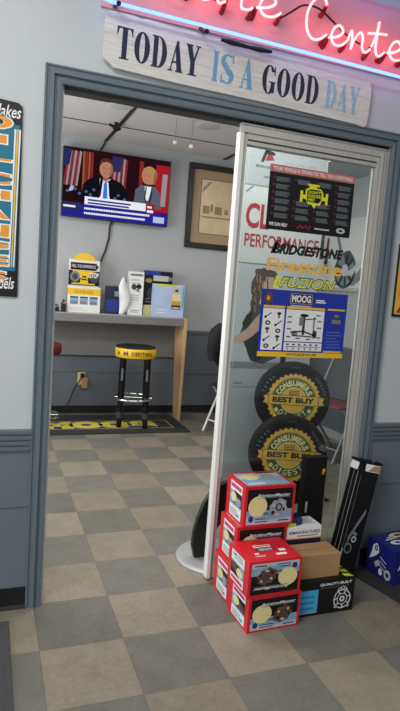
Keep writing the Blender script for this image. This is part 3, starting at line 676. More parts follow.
# open box leaning back against the jamb
t = thing('open_carton', 'tall black carton with open white flaps leaning on the door frame', 'box', (0, 0, 0))
w, d_, h = .122, .055, .56
b = MB()
for lo, hi in (((-w / 2, -d_ / 2, 0), (w / 2, -d_ / 2 + .003, h)), ((-w / 2, d_ / 2 - .003, 0), (w / 2, d_ / 2, h)), ((-w / 2, -d_ / 2, 0), (-w / 2 + .003, d_ / 2, h)), ((w / 2 - .003, -d_ / 2, 0), (w / 2, d_ / 2, h)), ((-w / 2, -d_ / 2, 0), (w / 2, d_ / 2, .003))): b.box(lo, hi, INK)
b.build('carton_body', t)
def flap(p0, p1, dvec, m_out, m_in, nm='flap'):
    bb = MB(); p0, p1, dv = Vector(p0), Vector(p1), Vector(dvec); n = (p1 - p0).cross(dv).normalized() * .0012
    q_ = [p0, p1, p1 + dv, p0 + dv]
    bb.add([x + n for x in q_], [(0, 1, 2, 3)], m_in); bb.add([x - n for x in q_], [(3, 2, 1, 0)], m_out); bb.build(nm, t, recalc=False)
flap((-w / 2, -d_ / 2, h), (-w / 2, d_ / 2, h), (-.008, -.004, -.034), WHITE, WHITE)
flap((w / 2, d_ / 2, h), (w / 2, -d_ / 2, h), (.012, .0, .014), INK, INK)
flap((-w * .18, -d_ / 2, h), (w / 2, -d_ / 2, h), (.0, -.006, -.034), WHITE, WHITE)
bb = MB(); bb.add([(-w * .06, -d_ / 2 - .0082, h - .030), (w / 2, -d_ / 2 - .0084, h - .031), (w / 2, -d_ / 2 - .0030, h - .003), (w * .22, -d_ / 2 - .0030, h - .003)], [(0, 1, 2, 3)], KRAFT); bb.build('flap_tear', t)
flap((-w / 2, d_ / 2, h), (w / 2, d_ / 2, h), (.0, .014, .012), INK, INK)
g = front((-w / 2, -d_ / 2, 0), su=w, sv=h)
g.rect(.01, .01, .03, .93, LGREY, 1); g.rect(.2, .05, .215, .9, GREYP, 1)
g.line([(.35, .36), (.55, .46), (.85, .60)], .05, GREYP, 2); g.line([(.3, .3), (.5, .42), (.7, .4)], .03, GREYP, 2); g.ring((.45, .28), .03, .045, GREYP, 2, 20, asp=4); g.ring((.62, .36), .015, .028, LGREY, 2, 18, asp=4); g.line([(.2, .12), (.2, .26)], .06, LGREY, 2)
g.build('front_print', t)
g = G((-w / 2, d_ / 2, 0), (0, -1, 0), (0, 0, 1), (-1, 0, 0), su=d_, sv=h); g.rect(.55, .02, .58, .95, LGREY, 1); g.rect(.25, .1, .4, .24, GREYP, 1); g.build('side_print', t)
t.location = (1.062, -.122, .0165); t.rotation_euler = (math.radians(-3), math.radians(12.5), 0)

t = thing('floor_mat', 'black ribbed floor mat under the blue carton at right', 'mat', (1.7, -.5, 0))
b = MB(); b.prism([(1.165, -.03), (2.2, -.03), (2.2, -1.2), (1.42, -1.2)], 2, 0.0005, .009, MATT)
b.build('carpet', t, bevel=.002)
t = thing('parts_box', 'royal blue carton with white part silhouettes on the mat at right', 'box', (0, 0, 0))
DBLUE = mat('carton_blue', (28, 34, 112), .35)
b = MB(); b.box((0, 0, 0), (.25, .175, .168), DBLUE); b.build('carton_body', t, bevel=.002)
def sil(g):
    g.poly([(.10, .40), (.18, .62), (.22, .85), (.34, .95), (.42, .85), (.44, .70), (.36, .60), (.26, .50)], WHITE, 1); g.ell((.33, .8), .06, .09, DBLUE, 2); g.ell((.33, .8), .03, .045, LGREY, 3)
    for i in range(3): g.line([(.50, .60 - i * .12), (.72, .50 - i * .12)], .03, LGREY, 1)
    g.poly([(.30, .36), (.44, .5), (.52, .38), (.38, .24)], LGREY, 1); g.ell((.80, .2), .12, .15, LGREY, 1); g.ell((.80, .2), .06, .07, DBLUE, 2); g.ell((.55, .18), .07, .1, WHITE, 1)
g = G((0, .175, 0), (0, -1, 0), (0, 0, 1), (-1, 0, 0), su=.175, sv=.168); sil(g); g.build('side_print', t)
g = front((0, 0, 0), su=.25, sv=.168); sil(g); g.build('front_print', t)
g = G((0, 0, .168), (1, 0, 0), (0, 1, 0), (0, 0, 1), su=.25, sv=.175)
g.ell((.36, .42), .17, .12, WHITE, 1); g.ell((.36, .42), .07, .05, DBLUE, 2); g.ell((.62, .78), .22, .13, CREAM, 1); g.ell((.62, .78), .1, .06, DGREY, 2); g.line([(.2, .62), (.5, .66)], .04, WHITE, 1); g.line([(.3, .72), (.45, .74)], .04, WHITE, 1)
g.build('top_print', t)
t.location = (1.292, -.232, .0095); t.rotation_euler = (0, 0, .13)
t = thing('floor_mat', 'dark grey carpet mat in the bottom left corner of the floor', 'mat', (-.9, -.9, 0))
b = MB(); b.box((-1.5, -1.9, .0005), (-.402, -.108, .012), MATG); b.build('carpet', t, bevel=.003)

# ------------------------------------------------------------------ back room
t = thing('serving_counter', 'grey topped wall counter with a maple end panel', 'counter', (.3, 3.2, 0))
b = MB(); b.box((-1.4, 3.035, 1.016), (1.30, 3.335, 1.022), LAM); b.box((-1.4, 3.03, .945), (1.30, 3.335, 1.0158), LAMD); b.build('counter_top', t, bevel=.001)
b = MB(); b.box((-1.4, 3.31, .60), (1.30, 3.328, .944), LAMD); b.build('apron_panel', t)
b = MB(); b.prism([(3.05, 0), (3.20, 0), (3.335, .99), (3.335, 1.0215), (3.022, 1.0215)], 0, 1.30, 1.332, MAPLE); b.build('end_panel', t, bevel=.002)
# television
TVB = MB()
t = thing('television', 'wall mounted flat television showing a news conference above the counter', 'television', (.617, 3.30, 1.91))
b = MB(); b.box((.099, 3.268, 1.905), (1.134, 3.305, 2.538), BLACK); b.build('bezel', t, bevel=.004)
b = MB(); b.box((.4, 3.305, 2.05), (.84, 3.345, 2.4), BLACK); b.build('wall_bracket', t)
def sc(name, c, k=1.0): return emat('screen_' + name, rgb(*c), k)
sM = dict(bg=sc('maroon', (38, 14, 18)), red=sc('red', (158, 28, 44)), fred=sc('flag_red', (130, 40, 44)), fwh=sc('flag_white', (150, 140, 146)), fbl=sc('flag_blue', (42, 44, 92)), or_=sc('flag_orange', (150, 84, 48)), suit=sc('suit', (18, 18, 26)), grey=sc('grey_suit', (86, 94, 108)), skin=sc('skin', (178, 122, 96)), skin2=sc('skin_shade', (150, 98, 78)), hair=sc('hair', (70, 48, 36)), blond=sc('blond', (172, 132, 84)), shirt=sc('shirt', (226, 230, 240)), tie=sc('tie', (50, 116, 226)), blue=sc('blue', (36, 36, 136)), wht=sc('white', (232, 232, 240)), dk=sc('dark', (16, 16, 22)), lb=sc('pale', (176, 186, 226)), mic=sc('mic', (74, 90, 130)))
g = front((.107, 3.2675, 1.913), su=1.019, sv=.617)
g.rect(0, 0, 1, 1, sM['bg'], 0)
for i in range(6):
    u = .0 + i * .022; g.poly([(u, .45), (u + .018, .45), (u + .05, .95), (u + .03, .97)], sM['fred' if i % 2 == 0 else 'fwh'], 1)
g.poly([(.0, .72), (.05, .75), (.07, .98), (.0, .98)], sM['fbl'], 2)
for i in range(4): g.rect(.17 + i * .025, .4, .19 + i * .025, .97, sM['or_' if i % 2 == 0 else 'fred'], 1)
for i in range(7):
    u = .43 + i * .021; g.poly([(u, .42), (u + .017, .42), (u + .03, .93), (u + .012, .95)], sM['fred' if i % 2 == 0 else 'fwh'], 1)
g.poly([(.43, .72), (.52, .74), (.54, .96), (.44, .96)], sM['fbl'], 2)
g.rect(.86, .2, 1, .93, sM['red'], 1); g.poly([(.92, .3), (.97, .3), (.98, .8), (.93, .8)], sM['fwh'], 2); g.rect(.70, .45, .74, .95, sM['fred'], 1)
g.o += g.V * .05
g.poly([(.16, .2), (.18, .44), (.24, .54), (.32, .58), (.44, .58), (.54, .52), (.59, .40), (.60, .2)], sM['suit'], 3)
g.poly([(.335, .2), (.33, .56), (.38, .52), (.43, .57), (.43, .2)], sM['shirt'], 4); g.poly([(.365, .2), (.37, .48), (.385, .52), (.40, .48), (.41, .2)], sM['tie'], 5)
g.ell((.385, .70), .062, .125, sM['skin'], 5, 24); g.poly([(.32, .72), (.325, .82), (.36, .86), (.42, .86), (.445, .81), (.45, .72), (.43, .79), (.39, .815), (.345, .79)], sM['hair'], 6); g.poly([(.425, .6), (.447, .66), (.447, .76), (.43, .78), (.425, .7), (.41, .62)], sM['skin2'], 6); g.ell((.365, .715), .012, .010, sM['skin2'], 6, 12); g.ell((.405, .715), .012, .010, sM['skin2'], 6, 12); g.rect(.36, .5, .41, .6, sM['skin2'], 4); g.poly([(.325, .25), (.335, .57), (.36, .53), (.345, .3)], sM['dk'], 6); g.poly([(.45, .25), (.435, .57), (.41, .53), (.425, .3)], sM['dk'], 6); g.rect(.365, .635, .405, .645, sM['skin2'], 6); g.poly([(.38, .66), (.392, .66), (.388, .71)], sM['skin2'], 6)
g.poly([(.66, .2), (.67, .46), (.73, .54), (.86, .54), (.91, .44), (.93, .2)], sM['grey'], 3); g.poly([(.77, .3), (.76, .53), (.83, .53), (.80, .32)], sM['shirt'], 4)
g.ell((.80, .70), .075, .14, sM['blond'], 4, 24); g.ell((.775, .67), .045, .105, sM['skin'], 5, 22); g.poly([(.73, .7), (.74, .80), (.80, .84), (.86, .76), (.80, .78), (.75, .75)], sM['blond'], 6); g.rect(.76, .61, .785, .617, sM['red'], 6); g.ell((.76, .69), .01, .009, sM['skin2'], 6, 12); g.ell((.79, .69), .01, .009, sM['skin2'], 6, 12); g.poly([(.80, .6), (.82, .66), (.815, .74), (.835, .7), (.865, .64), (.86, .58), (.83, .57)], sM['blond'], 6); g.poly([(.84, .55), (.87, .62), (.87, .72), (.85, .78), (.845, .68)], sM['or_'], 7); g.poly([(.70, .25), (.71, .5), (.76, .52), (.74, .35)], sM['suit'], 4) if False else None; g.line([(.775, .52), (.765, .36), (.79, .22)], .012, sM['suit'], 6); g.line([(.83, .52), (.825, .36), (.80, .22)], .012, sM['suit'], 6)
g.o -= g.V * .05
for u, v_ in ((.03, .36), (.1, .40), (.14, .34), (.2, .38), (.27, .42), (.24, .34), (.47, .33), (.5, .38), (.56, .33)): g.ell((u, v_), .032, .045, sM['dk'], 6, 14); g.ell((u + .01, v_ + .005), .016, .022, sM['mic'], 7, 12)
g.poly([(.05, .36), (.09, .38), (.10, .44), (.07, .45)], sM['lb'], 7)
g.rect(.2, .195, .78, .315, sM['wht'], 8); g.rect(.78, .15, .87, .315, sM['red'], 8); g.bars(.23, .21, .76, .30, 2, sM['blue'], 9, .55, .3); g.rect(.795, .18, .855, .22, sM['wht'], 9); g.rect(.795, .25, .84, .28, sM['wht'], 9)
g.rect(0, .0, 1, .19, sM['blue'], 8); g.rect(0, .09, .16, .21, sM['fbl'], 9); g.rect(.01, .13, .12, .16, sM['wht'], 10); g.rect(.2, .12, .82, .15, sM['wht'], 9); g.rect(.2, .05, .78, .08, sM['wht'], 9); g.rect(.86, .035, .97, .13, sM['lb'], 9)
for i in range(26): g.rect(.21 + i * .0235, .04, .213 + i * .0235, .16, sM['blue'], 10)
g.build('screen', t)
t = thing('cable', 'black television cable hanging down the back wall to the counter', 'cable', (.5, 3.34, 1.03))
b = MB(); b.tube([(.6, 3.337, 1.94), (.575, 3.337, 1.86), (.572, 3.338, 1.75), (.545, 3.338, 1.63), (.50, 3.338, 1.50), (.47, 3.33, 1.36), (.46, 3.32, 1.04)], .009, BLACK, 8); b.build('cord', t)
t = thing('cable', 'black cable dropping from the ceiling bar to the television', 'cable', (.48, 3.34, 2.5))
b = MB(); b.tube([(.49, 3.33, 2.655), (.482, 3.335, 2.62), (.45, 3.335, 2.56), (.44, 3.33, 2.45)], .008, BLACK, 8); b.build('cord', t)
# framed print
t = thing('framed_picture', 'black framed sepia print in a wide tan mat on the back wall', 'picture', (1.75, 3.34, 1.735))
x0, x1, z0, z1 = 1.345, 2.15, 1.737, 2.578
b = MB(); fw = .055
b.box((x0, 3.315, z0), (x1, 3.348, z0 + fw), BLACK); b.box((x0, 3.315, z1 - fw), (x1, 3.348, z1), BLACK); b.box((x0, 3.315, z0 + fw), (x0 + fw, 3.348, z1 - fw), BLACK); b.box((x1 - fw, 3.315, z0 + fw), (x1, 3.348, z1 - fw), BLACK)
b.build('frame', t, bevel=.006)
b = MB(); b.box((x0 + fw, 3.335, z0 + fw), (x1 - fw, 3.345, z1 - fw), mat('tan_mat_board', (164, 138, 108), .7)); b.build('mat_board', t)
g = front((x0 + fw, 3.335, z0 + fw)); W2, H2 = x1 - x0 - 2 * fw, z1 - z0 - 2 * fw
SEP = mat('sepia_print', (208, 184, 146), .3, noise=.12, scale=9)
g.rect(.085, .095, W2 - .085, H2 - .085, DGREY, 1); g.rect(.092, .102, W2 - .092, H2 - .092, SEP, 2)
SEPD = mat('sepia_dark', (150, 116, 84), .4, noise=.2, scale=30)
for a in ((.12, .3, .19, .38), (.2, .32, .23, .4), (.25, .3, .33, .38), (.36, .31, .4, .36), (.43, .3, .5, .37)): g.rect(*a, SEPD, 3)
g.poly([(.1, .5), (.2, .62), (.17, .62), (.1, .54)], SEPD, 3); g.bars(.11, .26, .5, .29, 1, SEPD, 3, .5, 0)
g.build('print', t)
# aeroplane picture on the right wall
t = thing('canvas_print', 'black and white aeroplane propeller photograph on the right wall', 'picture', (2.59, 2.38, 1.40))
b = MB(); b.box((2.575, 2.0, 1.40), (2.598, 2.78, 2.06), mat('canvas_pale', (206, 204, 202), .7)); b.build('canvas', t, bevel=.002)
g = G((2.575, 2.78, 1.40), (0, -1, 0), (0, 0, 1), (-1, 0, 0))
g.rect(0, 0, .78, .03, mat('sepia_ground', (176, 168, 156), .6), 1)
g.ell((.50, .19), .17, .17, DGREY, 2); g.ell((.50, .19), .14, .14, GREYP, 3); g.ell((.52, .3), .08, .07, DGREY, 4); g.ell((.5, .19), .055, .055, LGREY, 6)
for i in range(9):
    a = 2 * PI * i / 9; g.line([(.5 + .06 * math.cos(a), .19 + .06 * math.sin(a)), (.5 + .135 * math.cos(a), .19 + .135 * math.sin(a))], .03, BLACK, 4)
g.poly([(.48, .2), (.42, .30), (.30, .54), (.28, .58), (.31, .58), (.37, .50), (.45, .33), (.51, .23)], GREYP, 5); g.poly([(.5, .17), (.60, .20), (.72, .28), (.74, .26), (.62, .14), (.52, .14)], LGREY, 5)
g.poly([(.30, .05), (.66, .05), (.78, .12), (.78, .24), (.6, .1), (.4, .08)], GREYP, 2); g.ell((.2, .2), .09, .09, LGREY, 2); g.ell((.18, .2), .05, .05, GREYP, 3); g.poly([(.02, .3), (.06, .55), (.10, .58), (.12, .3)], DGREY, 2); g.poly([(.13, .25), (.16, .5), (.2, .5), (.2, .25)], MAROON, 2)
g.build('print', t)
# ceiling bits
def cdisc(label, x, y):
    t = thing('ceiling_speaker', label, 'speaker', (x, y, ZC)); b = MB(); b.lathe([(0, ZC - .006), (.085, ZC - .008), (.10, ZC - .003), (.102, ZC)], mat('speaker_grille', (188, 184, 180), .9), c=(x, y, 0), n=32); b.build('grille', t)
cdisc('round white ceiling speaker near the dark ceiling bar', .40, 2.22)
cdisc('round white ceiling speaker above the framed picture', 1.15, 2.34)
t = thing('ceiling_bracket', 'small dark bracket on the ceiling beside the long dark bar', 'bracket', (.45, 2.7, ZC))
b = MB(); b.tube([(.46, 2.70, ZC), (.46, 2.70, ZC - .05)], .016, BLACK); b.tube([(.40, 2.68, ZC - .03), (.50, 2.72, ZC - .045)], .012, BLACK); b.tube([(.43, 2.66, ZC - .055), (.48, 2.74, ZC - .05)], .012, BLACK); b.build('arm', t)
for x, y, z, lb in ((.865, 2.29, 2.475, 'thin ceiling wire with a small white hook, nearer the television'), (.99, 2.25, 2.455, 'thin ceiling wire with a small white hook, nearer the framed picture')):
    t = thing('hanging_hook', lb, 'hook', (x, y, ZC)); b = MB(); b.tube([(x, y, ZC), (x - .004, y, z)], .0022, GREYP, 6); b.build('hanging_wire', t)
    b = MB(); b.lathe([(0, -.016), (.012, -.012), (.017, 0), (.012, .012), (0, .016)], WHITE, c=(x - .004, y, z), n=14); b.build('clip', t)

# things on the counter
ZB = 1.0225
t = thing('brochure_stand', 'yellow and black tire brochure stand at the left of the counter', 'brochure stand', (.33, 3.2, ZB))
CARD = mat('card_white', (228, 226, 218), .5)
b = MB(); b.box((.187, 3.205, ZB), (.475, 3.215, 1.515), CARD); b.build('back_card', t)
b = MB(); b.lathe([(0, 0), (.12, 0), (.12, .006), (0, .006)], YEL, c=(.33, 3.204, 1.46), ax=1, n=32, smooth=False); b.build('header_badge', t)
g = front((.187, 3.2045, 1.265)); g.rect(.0, .01, .288, .245, INK, 1); g.rect(.0, .15, .288, .245, CARD, 2)
g.poly([(.015, .155), (.25, .155), (.275, .19), (.25, .222), (.015, .222)], INK, 31); g.text('FEEL THE DIFFERENCE', .025, .175, .25, .203, WHITE, 33, 0)
g.ell((.06, .09), .045, .05, GREYP, 3); g.ell((.06, .09), .025, .03, DGREY, 4); g.poly([(.105, .03), (.125, .12), (.165, .14), (.185, .03)], YEL, 3); g.ell((.24, .09), .05, .05, DGREY, 3); g.text('STOP', .195, .085, .28, .135, WHITE, 5, .03); g.bars(.03, .02, .26, .04, 1, YEL, 5, .6, .1); g.rect(.12, .06, .17, .075, INK, 5); g.rect(.125, .085, .165, .1, INK, 5)
g.build('header_print', t)
b = MB(); b.box((.178, 3.15, ZB), (.484, 3.16, 1.262), CARD); b.box((.178, 3.16, ZB), (.19, 3.205, 1.24), BLACK); b.box((.472, 3.16, ZB), (.484, 3.205, 1.24), BLACK); b.box((.19, 3.16, 1.22), (.472, 3.205, 1.262), BROWN); b.build('tray', t)
g = front((.178, 3.15, ZB)); g.rect(0, .165, .306, .225, YEL, 1); g.text('SAVINGS', .06, .178, .24, .208, mat('brochure_red', (150, 110, 20), .5), 2)
for i in range(3): g.rect(.025 + i * .09, .075, .1 + i * .09, .14, LBLUE, 1); g.rect(.03 + i * .09, .08, .095 + i * .09, .105, GREYP, 2); g.rect(.025 + i * .09, .135, .1 + i * .09, .15, DGREY, 2)
g.bars(.03, .02, .2, .055, 2, LGREY, 1, .4, .3)
g.build('leaflet_print', t)
for x, w, h, lb in ((.075, .06, .062, 'small black holder at the far left end of the counter'), (.145, .04, .11, 'small black clip stand beside the brochure stand')):
    t = thing('desk_holder', lb, 'holder', (x, 3.15, ZB)); b = MB(); b.box((x - w / 2, 3.12, ZB), (x + w / 2, 3.18, ZB + h * .7), BLACK); b.build('base', t, bevel=.006)
    b = MB(); b.tube([(x - w * .3, 3.15, ZB + h * .68), (x, 3.15, ZB + h), (x + w * .3, 3.14, ZB + h * .9)], .009, BLACK); b.build('clip', t)
t = thing('booklet', 'dark blue booklet standing behind the curled white paper', 'booklet', (.62, 3.22, ZB))
b = MB(); b.prism([(3.215, ZB), (3.23, ZB), (3.252, 1.29), (3.24, 1.29)], 0, .545, .73, NAVY); b.build('cover', t)
g = G((.545, 3.215, ZB), (1, 0, 0), (0, .096, .995), (0, -.995, .096)); g.ell((.05, .2), .035, .045, DGREY, 1); g.rect(.075, .15, .17, .25, GREYP, 1); g.rect(.09, .17, .16, .23, LBLUE, 2); g.rect(.0, .02, .185, .14, BLUE, 1); g.build('print', t)
t = thing('paper_sheet', 'curled white paper leaning against the tall white carton', 'paper', (.71, 3.17, ZB))
b = MB(); vs = []; fs = []
ns = 14
for i in range(ns + 1):
    f = i / ns; z = ZB + .001 + f * .365; wl = .05 + .04 * math.sin(f * 3.1) - (.05 * max(0, f - .72) / .28); cx = .705 + .02 * math.sin(f * 5) + .02 * f
    for j in range(5):
        s_ = j / 4 - .5; vs.append((cx + s_ * 2 * wl * .62, 3.165 + .022 * (abs(s_) * 2) ** 1.5 - .0 + .012 * math.sin(f * 9 + s_ * 3), z))
for i in range(ns):
    for j in range(4): fs.append((i * 5 + j, i * 5 + j + 1, (i + 1) * 5 + j + 1, (i + 1) * 5 + j))
b.add(vs, fs, WHITE, True); b.build('sheet', t, solid=.001)
def standing_box(label, x0, x1, y0, y1, z1, m, fn, loc=None):
    t = thing('product_carton', label, 'box', ((x0 + x1) / 2, (y0 + y1) / 2, ZB)); b = MB(); b.box((x0, y0, ZB), (x1, y1, z1), m); b.build('carton_body', t, bevel=.001)
    g = front((x0, y0, ZB), su=x1 - x0, sv=z1 - ZB); fn(g); g.build('front_print', t)
def f1(g):
    g.rect(.02, .02, .98, .98, WHITE, 0)
    g.rect(.08, .9, .92, .95, GREYP, 1); g.bars(.15, .72, .85, .86, 2, LGREY, 1, .5, .2); g.ell((.35, .65), .17, .07, DGREY, 1); g.ell((.68, .66), .18, .06, BLACK, 1); g.poly([(.4, .58), (.75, .52), (.7, .62)], GREYP, 2); g.bars(.15, .34, .85, .5, 3, LGREY, 1, .5, .3); g.bars(.2, .06, .8, .14, 2, GREYP, 1, .4, .3)
standing_box('tall narrow white carton with a small black car picture on the counter', .765, .912, 3.20, 3.27, 1.445, WHITE, f1)
def f2(g):
    g.rect(0, .9, .55, 1, BLUE, 1); g.rect(.3, .78, .85, .9, LGREY, 1); g.ell((.14, .78), .12, .05, KRAFT, 1); g.rect(0, 0, .4, .24, CREAM, 1); g.ell((.3, .5), .2, .14, DGREY, 1); g.bars(.05, .3, .6, .42, 2, GREYP, 1, .4, .2); g.rect(.85, .8, 1, .88, GREYP, 1)
standing_box('black picture carton standing behind the pale blue carton', .93, 1.215, 3.235, 3.30, 1.468, INK, f2)
PB = mat('pale_lilac', (180, 196, 226), .45, noise=.05, scale=8)
def f3(g):
    g.rect(.02, .02, .98, .97, PB, 1); g.rect(.05, .94, .75, 1, LIME, 2); g.rect(.58, .24, .9, .92, LGREY, 2); g.rect(.93, .3, .98, .95, CYAN, 2); g.rect(.6, .5, .88, .72, CREAM, 3); g.rect(.59, .38, .89, .5, ORANGE, 3); g.rect(.59, .25, .89, .38, DGREY, 3); g.ell((.74, .82), .06, .035, BLACK, 3); g.bars(.62, .28, .86, .34, 1, WHITE, 4, .5, 0); g.bars(.1, .12, .45, .3, 2, WHITE, 2, .3, .3)
standing_box('pale blue carton with a sunset photo at the right end of the counter', 1.0, 1.315, 3.13, 3.21, 1.345, PB, f3)

# bar stools
t = thing('bar_stool', 'round yellow bar stool with chrome foot ring on the floor mat', 'stool', (0, 0, 0))
R_ = .19
b = MB(); b.lathe([(0, .764), (.15, .764), (.178, .758), (R_ - .004, .742)], BLACK, n=48); b.lathe([(0, .65), (R_ - .02, .65), (R_ - .01, .656)], BLACK, n=48); b.build('seat', t)
sb = MB(); sb.lathe([(R_ - .006, .744), (R_, .738), (R_, .662), (R_ - .006, .656)], YEL, n=48); band = sb.build('seat_band', t)
def band_text(s_, a0, a1, z0, z1, m):
    vs, fs, _ = text_mesh(s_, .02, 0); bt = MB()
    bt.add([((R_ + .001) * math.sin(a0 + (a1 - a0) * x), -(R_ + .001) * math.cos(a0 + (a1 - a0) * x), z0 + (z1 - z0) * y) for x, y in vs], fs, m); bt.build('band_lettering', t, recalc=False)
band_text('EVERYTHING', -.2, .85, .681, .719, BLACK); band_text('M', -.62, -.38, .678, .722, BROWN); band_text('M', -1.0, -.88, .68, .715, BLACK)
for sx in (-1, 1):
    for sy in (-1, 1):
        b = MB(); x, y = sx * .112, sy * .10
        b.tube([(x, y, .665), (x * 1.0, y, .60), (x * 1.02, y * 1.02, .36), (x * 1.05, y * 1.05, .14), (x * 1.07, y * 1.07, .0115)], [.03, .03, .03, .023, .025], BLACKG, 12); lg = b.build('leg', t)
        b = MB(); b.tube([(x * 1.05, y * 1.05, .15), (x * 1.06, y * 1.06, .10)], .033, DGREY, 12); b.build('leg_collar', lg)
        b = MB(); b.tube([(x * 1.0, y - .0195, .56), (x * 1.01, y - .0195, .45)], .014, CHROME, 10); b.build('leg_sleeve', lg)
b = MB(); b.tube([(.185 * math.cos(2 * PI * i / 40), .185 * math.sin(2 * PI * i / 40), .272) for i in range(40)], .0125, CHROME, 10, closed=True); b.tube([(-.18, 0, .272), (.18, 0, .272)], .009, CHROME); b.build('foot_ring', t)
t.location = (.785, 2.85, 0); t.rotation_euler = (0, 0, -.24)
t = thing('bar_stool', 'red topped bar stool cut off behind the left door frame', 'stool', (-.06, 2.80, 0))
b = MB(); b.lathe([(0, .765), (.15, .765), (.178, .755), (.186, .735), (.186, .68), (.17, .668), (0, .668)], MAROON, c=(-.075, 2.85, 0), n=40); b.build('seat', t)
b = MB(); b.lathe([(.03, .668), (.03, .02)], CHROME, c=(-.075, 2.85, 0), n=20); b.build('pole', t)
b = MB(); b.tube([(-.075 + .185 * math.cos(2 * PI * i / 40), 2.85 + .185 * math.sin(2 * PI * i / 40), .115) for i in range(40)], .012, CHROME, 10, closed=True); b.tube([(-.25, 2.85, .115), (.10, 2.85, .115)], .008, CHROME); b.build('foot_ring', t)
b = MB(); b.lathe([(.035, .05), (.09, .03), (.11, .012), (0, .012)], DGREY, c=(-.075, 2.85, 0), n=32); b.build('base', t)
t = thing('floor_mat', 'black floor mat with yellow lettering under the bar stools', 'mat', (.6, 2.9, 0))
b = MB(); b.box((-.5, 2.57, .0005), (1.28, 3.27, .010), MATT); b.build('carpet', t, bevel=.004)
g = G((-.5, 2.57, .010), (1, 0, 0), (0, 1, 0), (0, 0, 1))
MY = mat('mat_yellow', (206, 190, 62), .9, noise=.2, scale=200); MBL = mat('mat_blue', (40, 52, 110), .95)
g.rect(.32, .15, 1.66, .158, MY, 1); g.rect(.32, .44, 1.66, .448, MY, 1); g.rect(1.655, .15, 1.663, .448, MY, 1); g.rect(.5, .16, 1.5, .438, MBL, 1)
g.text('MOOG', .46, .175, 1.52, .425, MY, 2, .11); g.build('lettering', t)
# outlet
t = thing('wall_outlet', 'white wall outlet with a black plug and cord under the counter', 'outlet', (.37, 3.34, .27))
b = MB(); b.box((.335, 3.335, .30), (.41, 3.342, .435), CREAM); b.build('plate', t, bevel=.003)
b = MB(); b.box((.375, 3.30, .27), (.43, 3.34, .37), KRAFT); b.build('adapter', t, bevel=.004)
b = MB(); b.tube([(.385, 3.31, .40), (.36, 3.30, .36), (.30, 3.31, .26), (.26, 3.31, .14), (.24, 3.31, .1), (.23, 3.30, .015)], .006, BLACK); b.box((.36, 3.312, .375), (.40, 3.335, .415), BLACK); b.build('plug', t)

# folding chair with a jacket, partly behind the door edge
def folding_chair(name, label, loc, rz, m, seatm, backm):
    t = thing(name, label, 'chair', (0, 0, 0))
    w = .20
    for s_ in (-1, 1):
        b = MB(); b.tube([(s_ * w, -.24, .0), (s_ * w, .20, .86)], .012, m, 10); b.build('leg', t)
        b = MB(); b.tube([(s_ * (w - .03), .22, .0), (s_ * (w - .03), -.18, .44)], .012, m, 10); b.build('leg', t)
    b = MB(); b.tube([(-w, -.18, .1), (w, -.18, .1)], .008, m); b.tube([(-w + .03, .17, .06), (w - .03, .17, .06)], .008, m); b.build('stretcher', t)
    b = MB(); b.box((-w + .015, -.20, .43), (w - .015, .16, .455), seatm); b.build('seat', t, bevel=.012)
    b = MB(); b.prism([(.06, .50), (.075, .50), (.205, .88), (.19, .88)], 0, -w + .012, w - .012, backm); b.build('backrest', t, bevel=.005)
    t.location = loc; t.rotation_euler = (0, 0, rz); return t
CHW = mat('white_enamel', (222, 222, 220), .35)
folding_chair('folding_chair', 'white legged folding chair under a black jacket behind the door edge', (1.72, 2.54, 0), -1.15, CHW, BLACK, DGREY)
t = thing('jacket', 'black jacket with a white mark hung on the folding chair', 'jacket', (1.60, 2.5, .6))
JK = mat('jacket_cloth', (24, 24, 27), .85, noise=.3, scale=30)
b = MB(); secs = [(.62, .10, .05), (.70, .16, .07), (.80, .19, .08), (.90, .20, .085), (.97, .185, .08), (1.02, .13, .065), (1.04, .06, .04)]
b.lathe([(.001, 0)], JK) if False else None
vs = []; n = 20
for z, rx, ry in secs:
    for j in range(n):
        a = 2 * PI * j / n; k = 1 + .07 * math.sin(a * 5 + z * 14)
        vs.append((1.575 + rx * k * math.cos(a), 2.50 + ry * k * math.sin(a) * 1.6, z))
fs = [(i * n + j, i * n + (j + 1) % n, (i + 1) * n + (j + 1) % n, (i + 1) * n + j) for i in range(len(secs) - 1) for j in range(n)] + [list(range(n)), list(range((len(secs) - 1) * n, len(secs) * n))]
b.add(vs, fs, JK, True); b.build('body', t)
b = MB(); b.tube([(1.425, 2.42, .97), (1.382, 2.41, .88), (1.365, 2.40, .79), (1.37, 2.40, .70)], [.055, .06, .05, .035], JK, 12); b.build('sleeve', t)
g = front((1.43, 2.32, .93)); g.ell((.03, .07), .03, .014, WHITE, 1); g.ell((.06, .05), .022, .012, WHITE, 1); g.build('emblem', t)
folding_chair('folding_chair', 'dark folding chair with a red seat by the right wall', (2.28, 1.78, 0), -1.25, STEEL, MAROON, DGREY)

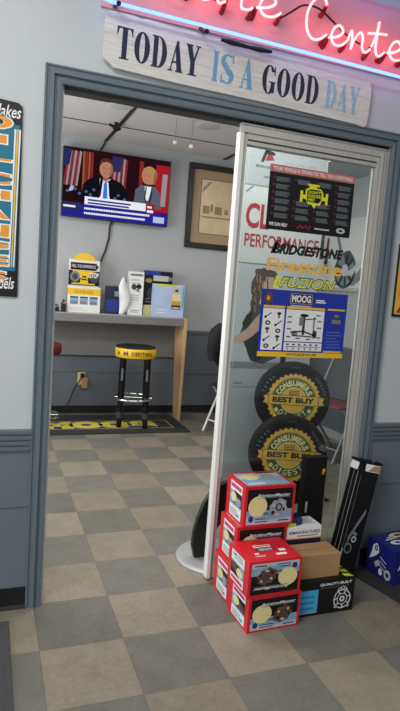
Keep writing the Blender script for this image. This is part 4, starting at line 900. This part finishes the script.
# ------------------------------------------------------------------ lights
def area(name, loc, rot, sx, sy, e, col=(1, 1, 1)):
    l = bpy.data.lights.new(name, 'AREA'); l.shape = 'RECTANGLE'; l.size = sx; l.size_y = sy; l.energy = e; l.color = col
    o = bpy.data.objects.new(name, l); COL.objects.link(o); o.location = loc; o.rotation_euler = rot; return o
area('back_troffer_and_fill', (1.1, .66, ZC - .02), (0, 0, 0), 1.15, .55, 24, (1, .97, .93))
area('back_troffer_and_fill', (-.1, .66, ZC - .02), (0, 0, 0), 1.15, .55, 22, (1, .97, .93))
area('back_troffer_and_fill', (1.9, 1.7, ZC - .02), (0, 0, 0), .3, .55, 12, (1, .97, .93))  # added fill lamp to brighten the right wall, no known fixture
area('back_fill', (XLW + .04, 1.9, 1.5), (0, -PI / 2, 0), 1.5, 1.6, 52, (.95, .98, 1))  # added fill lamp to brighten ceiling and back wall; no window there
area('front_troffer', (-1.1, -1.6, ZF - .02), (0, 0, 0), 1.2, .6, 46, (1, .98, .95))
area('front_troffer', (1.3, -2.2, ZF - .02), (0, 0, 0), 1.2, .6, 13, (1, .98, .95))
area('storefront_daylight', (-2.9, -2.6, 1.5), (0, -PI / 2, PI * .1), 2.0, 2.2, 66, (.90, .95, 1))
w = bpy.data.worlds.new('World'); S.world = w; w.use_nodes = True
w.node_tree.nodes['Background'].inputs[0].default_value = (.86, .92, 1, 1); w.node_tree.nodes['Background'].inputs[1].default_value = .26

# ------------------------------------------------------------------ camera
c = bpy.data.cameras.new('Camera'); co = bpy.data.objects.new('Camera', c); COL.objects.link(co)
c.sensor_fit = 'VERTICAL'; c.sensor_height = 24; c.lens = 566.26 * 24 / 711; c.clip_start = .05
co.matrix_world = Matrix(((.93555, -.02689, -.35216, -.5075), (-.34579, .13333, -.92879, -2.2359), (.07193, .99071, .11544, 1.3172), (0, 0, 0, 1)))
S.camera = co
S.view_settings.view_transform = 'Standard'; S.view_settings.look = 'None'; S.view_settings.exposure = 0; S.view_settings.gamma = 1
S.cycles.use_denoising = True
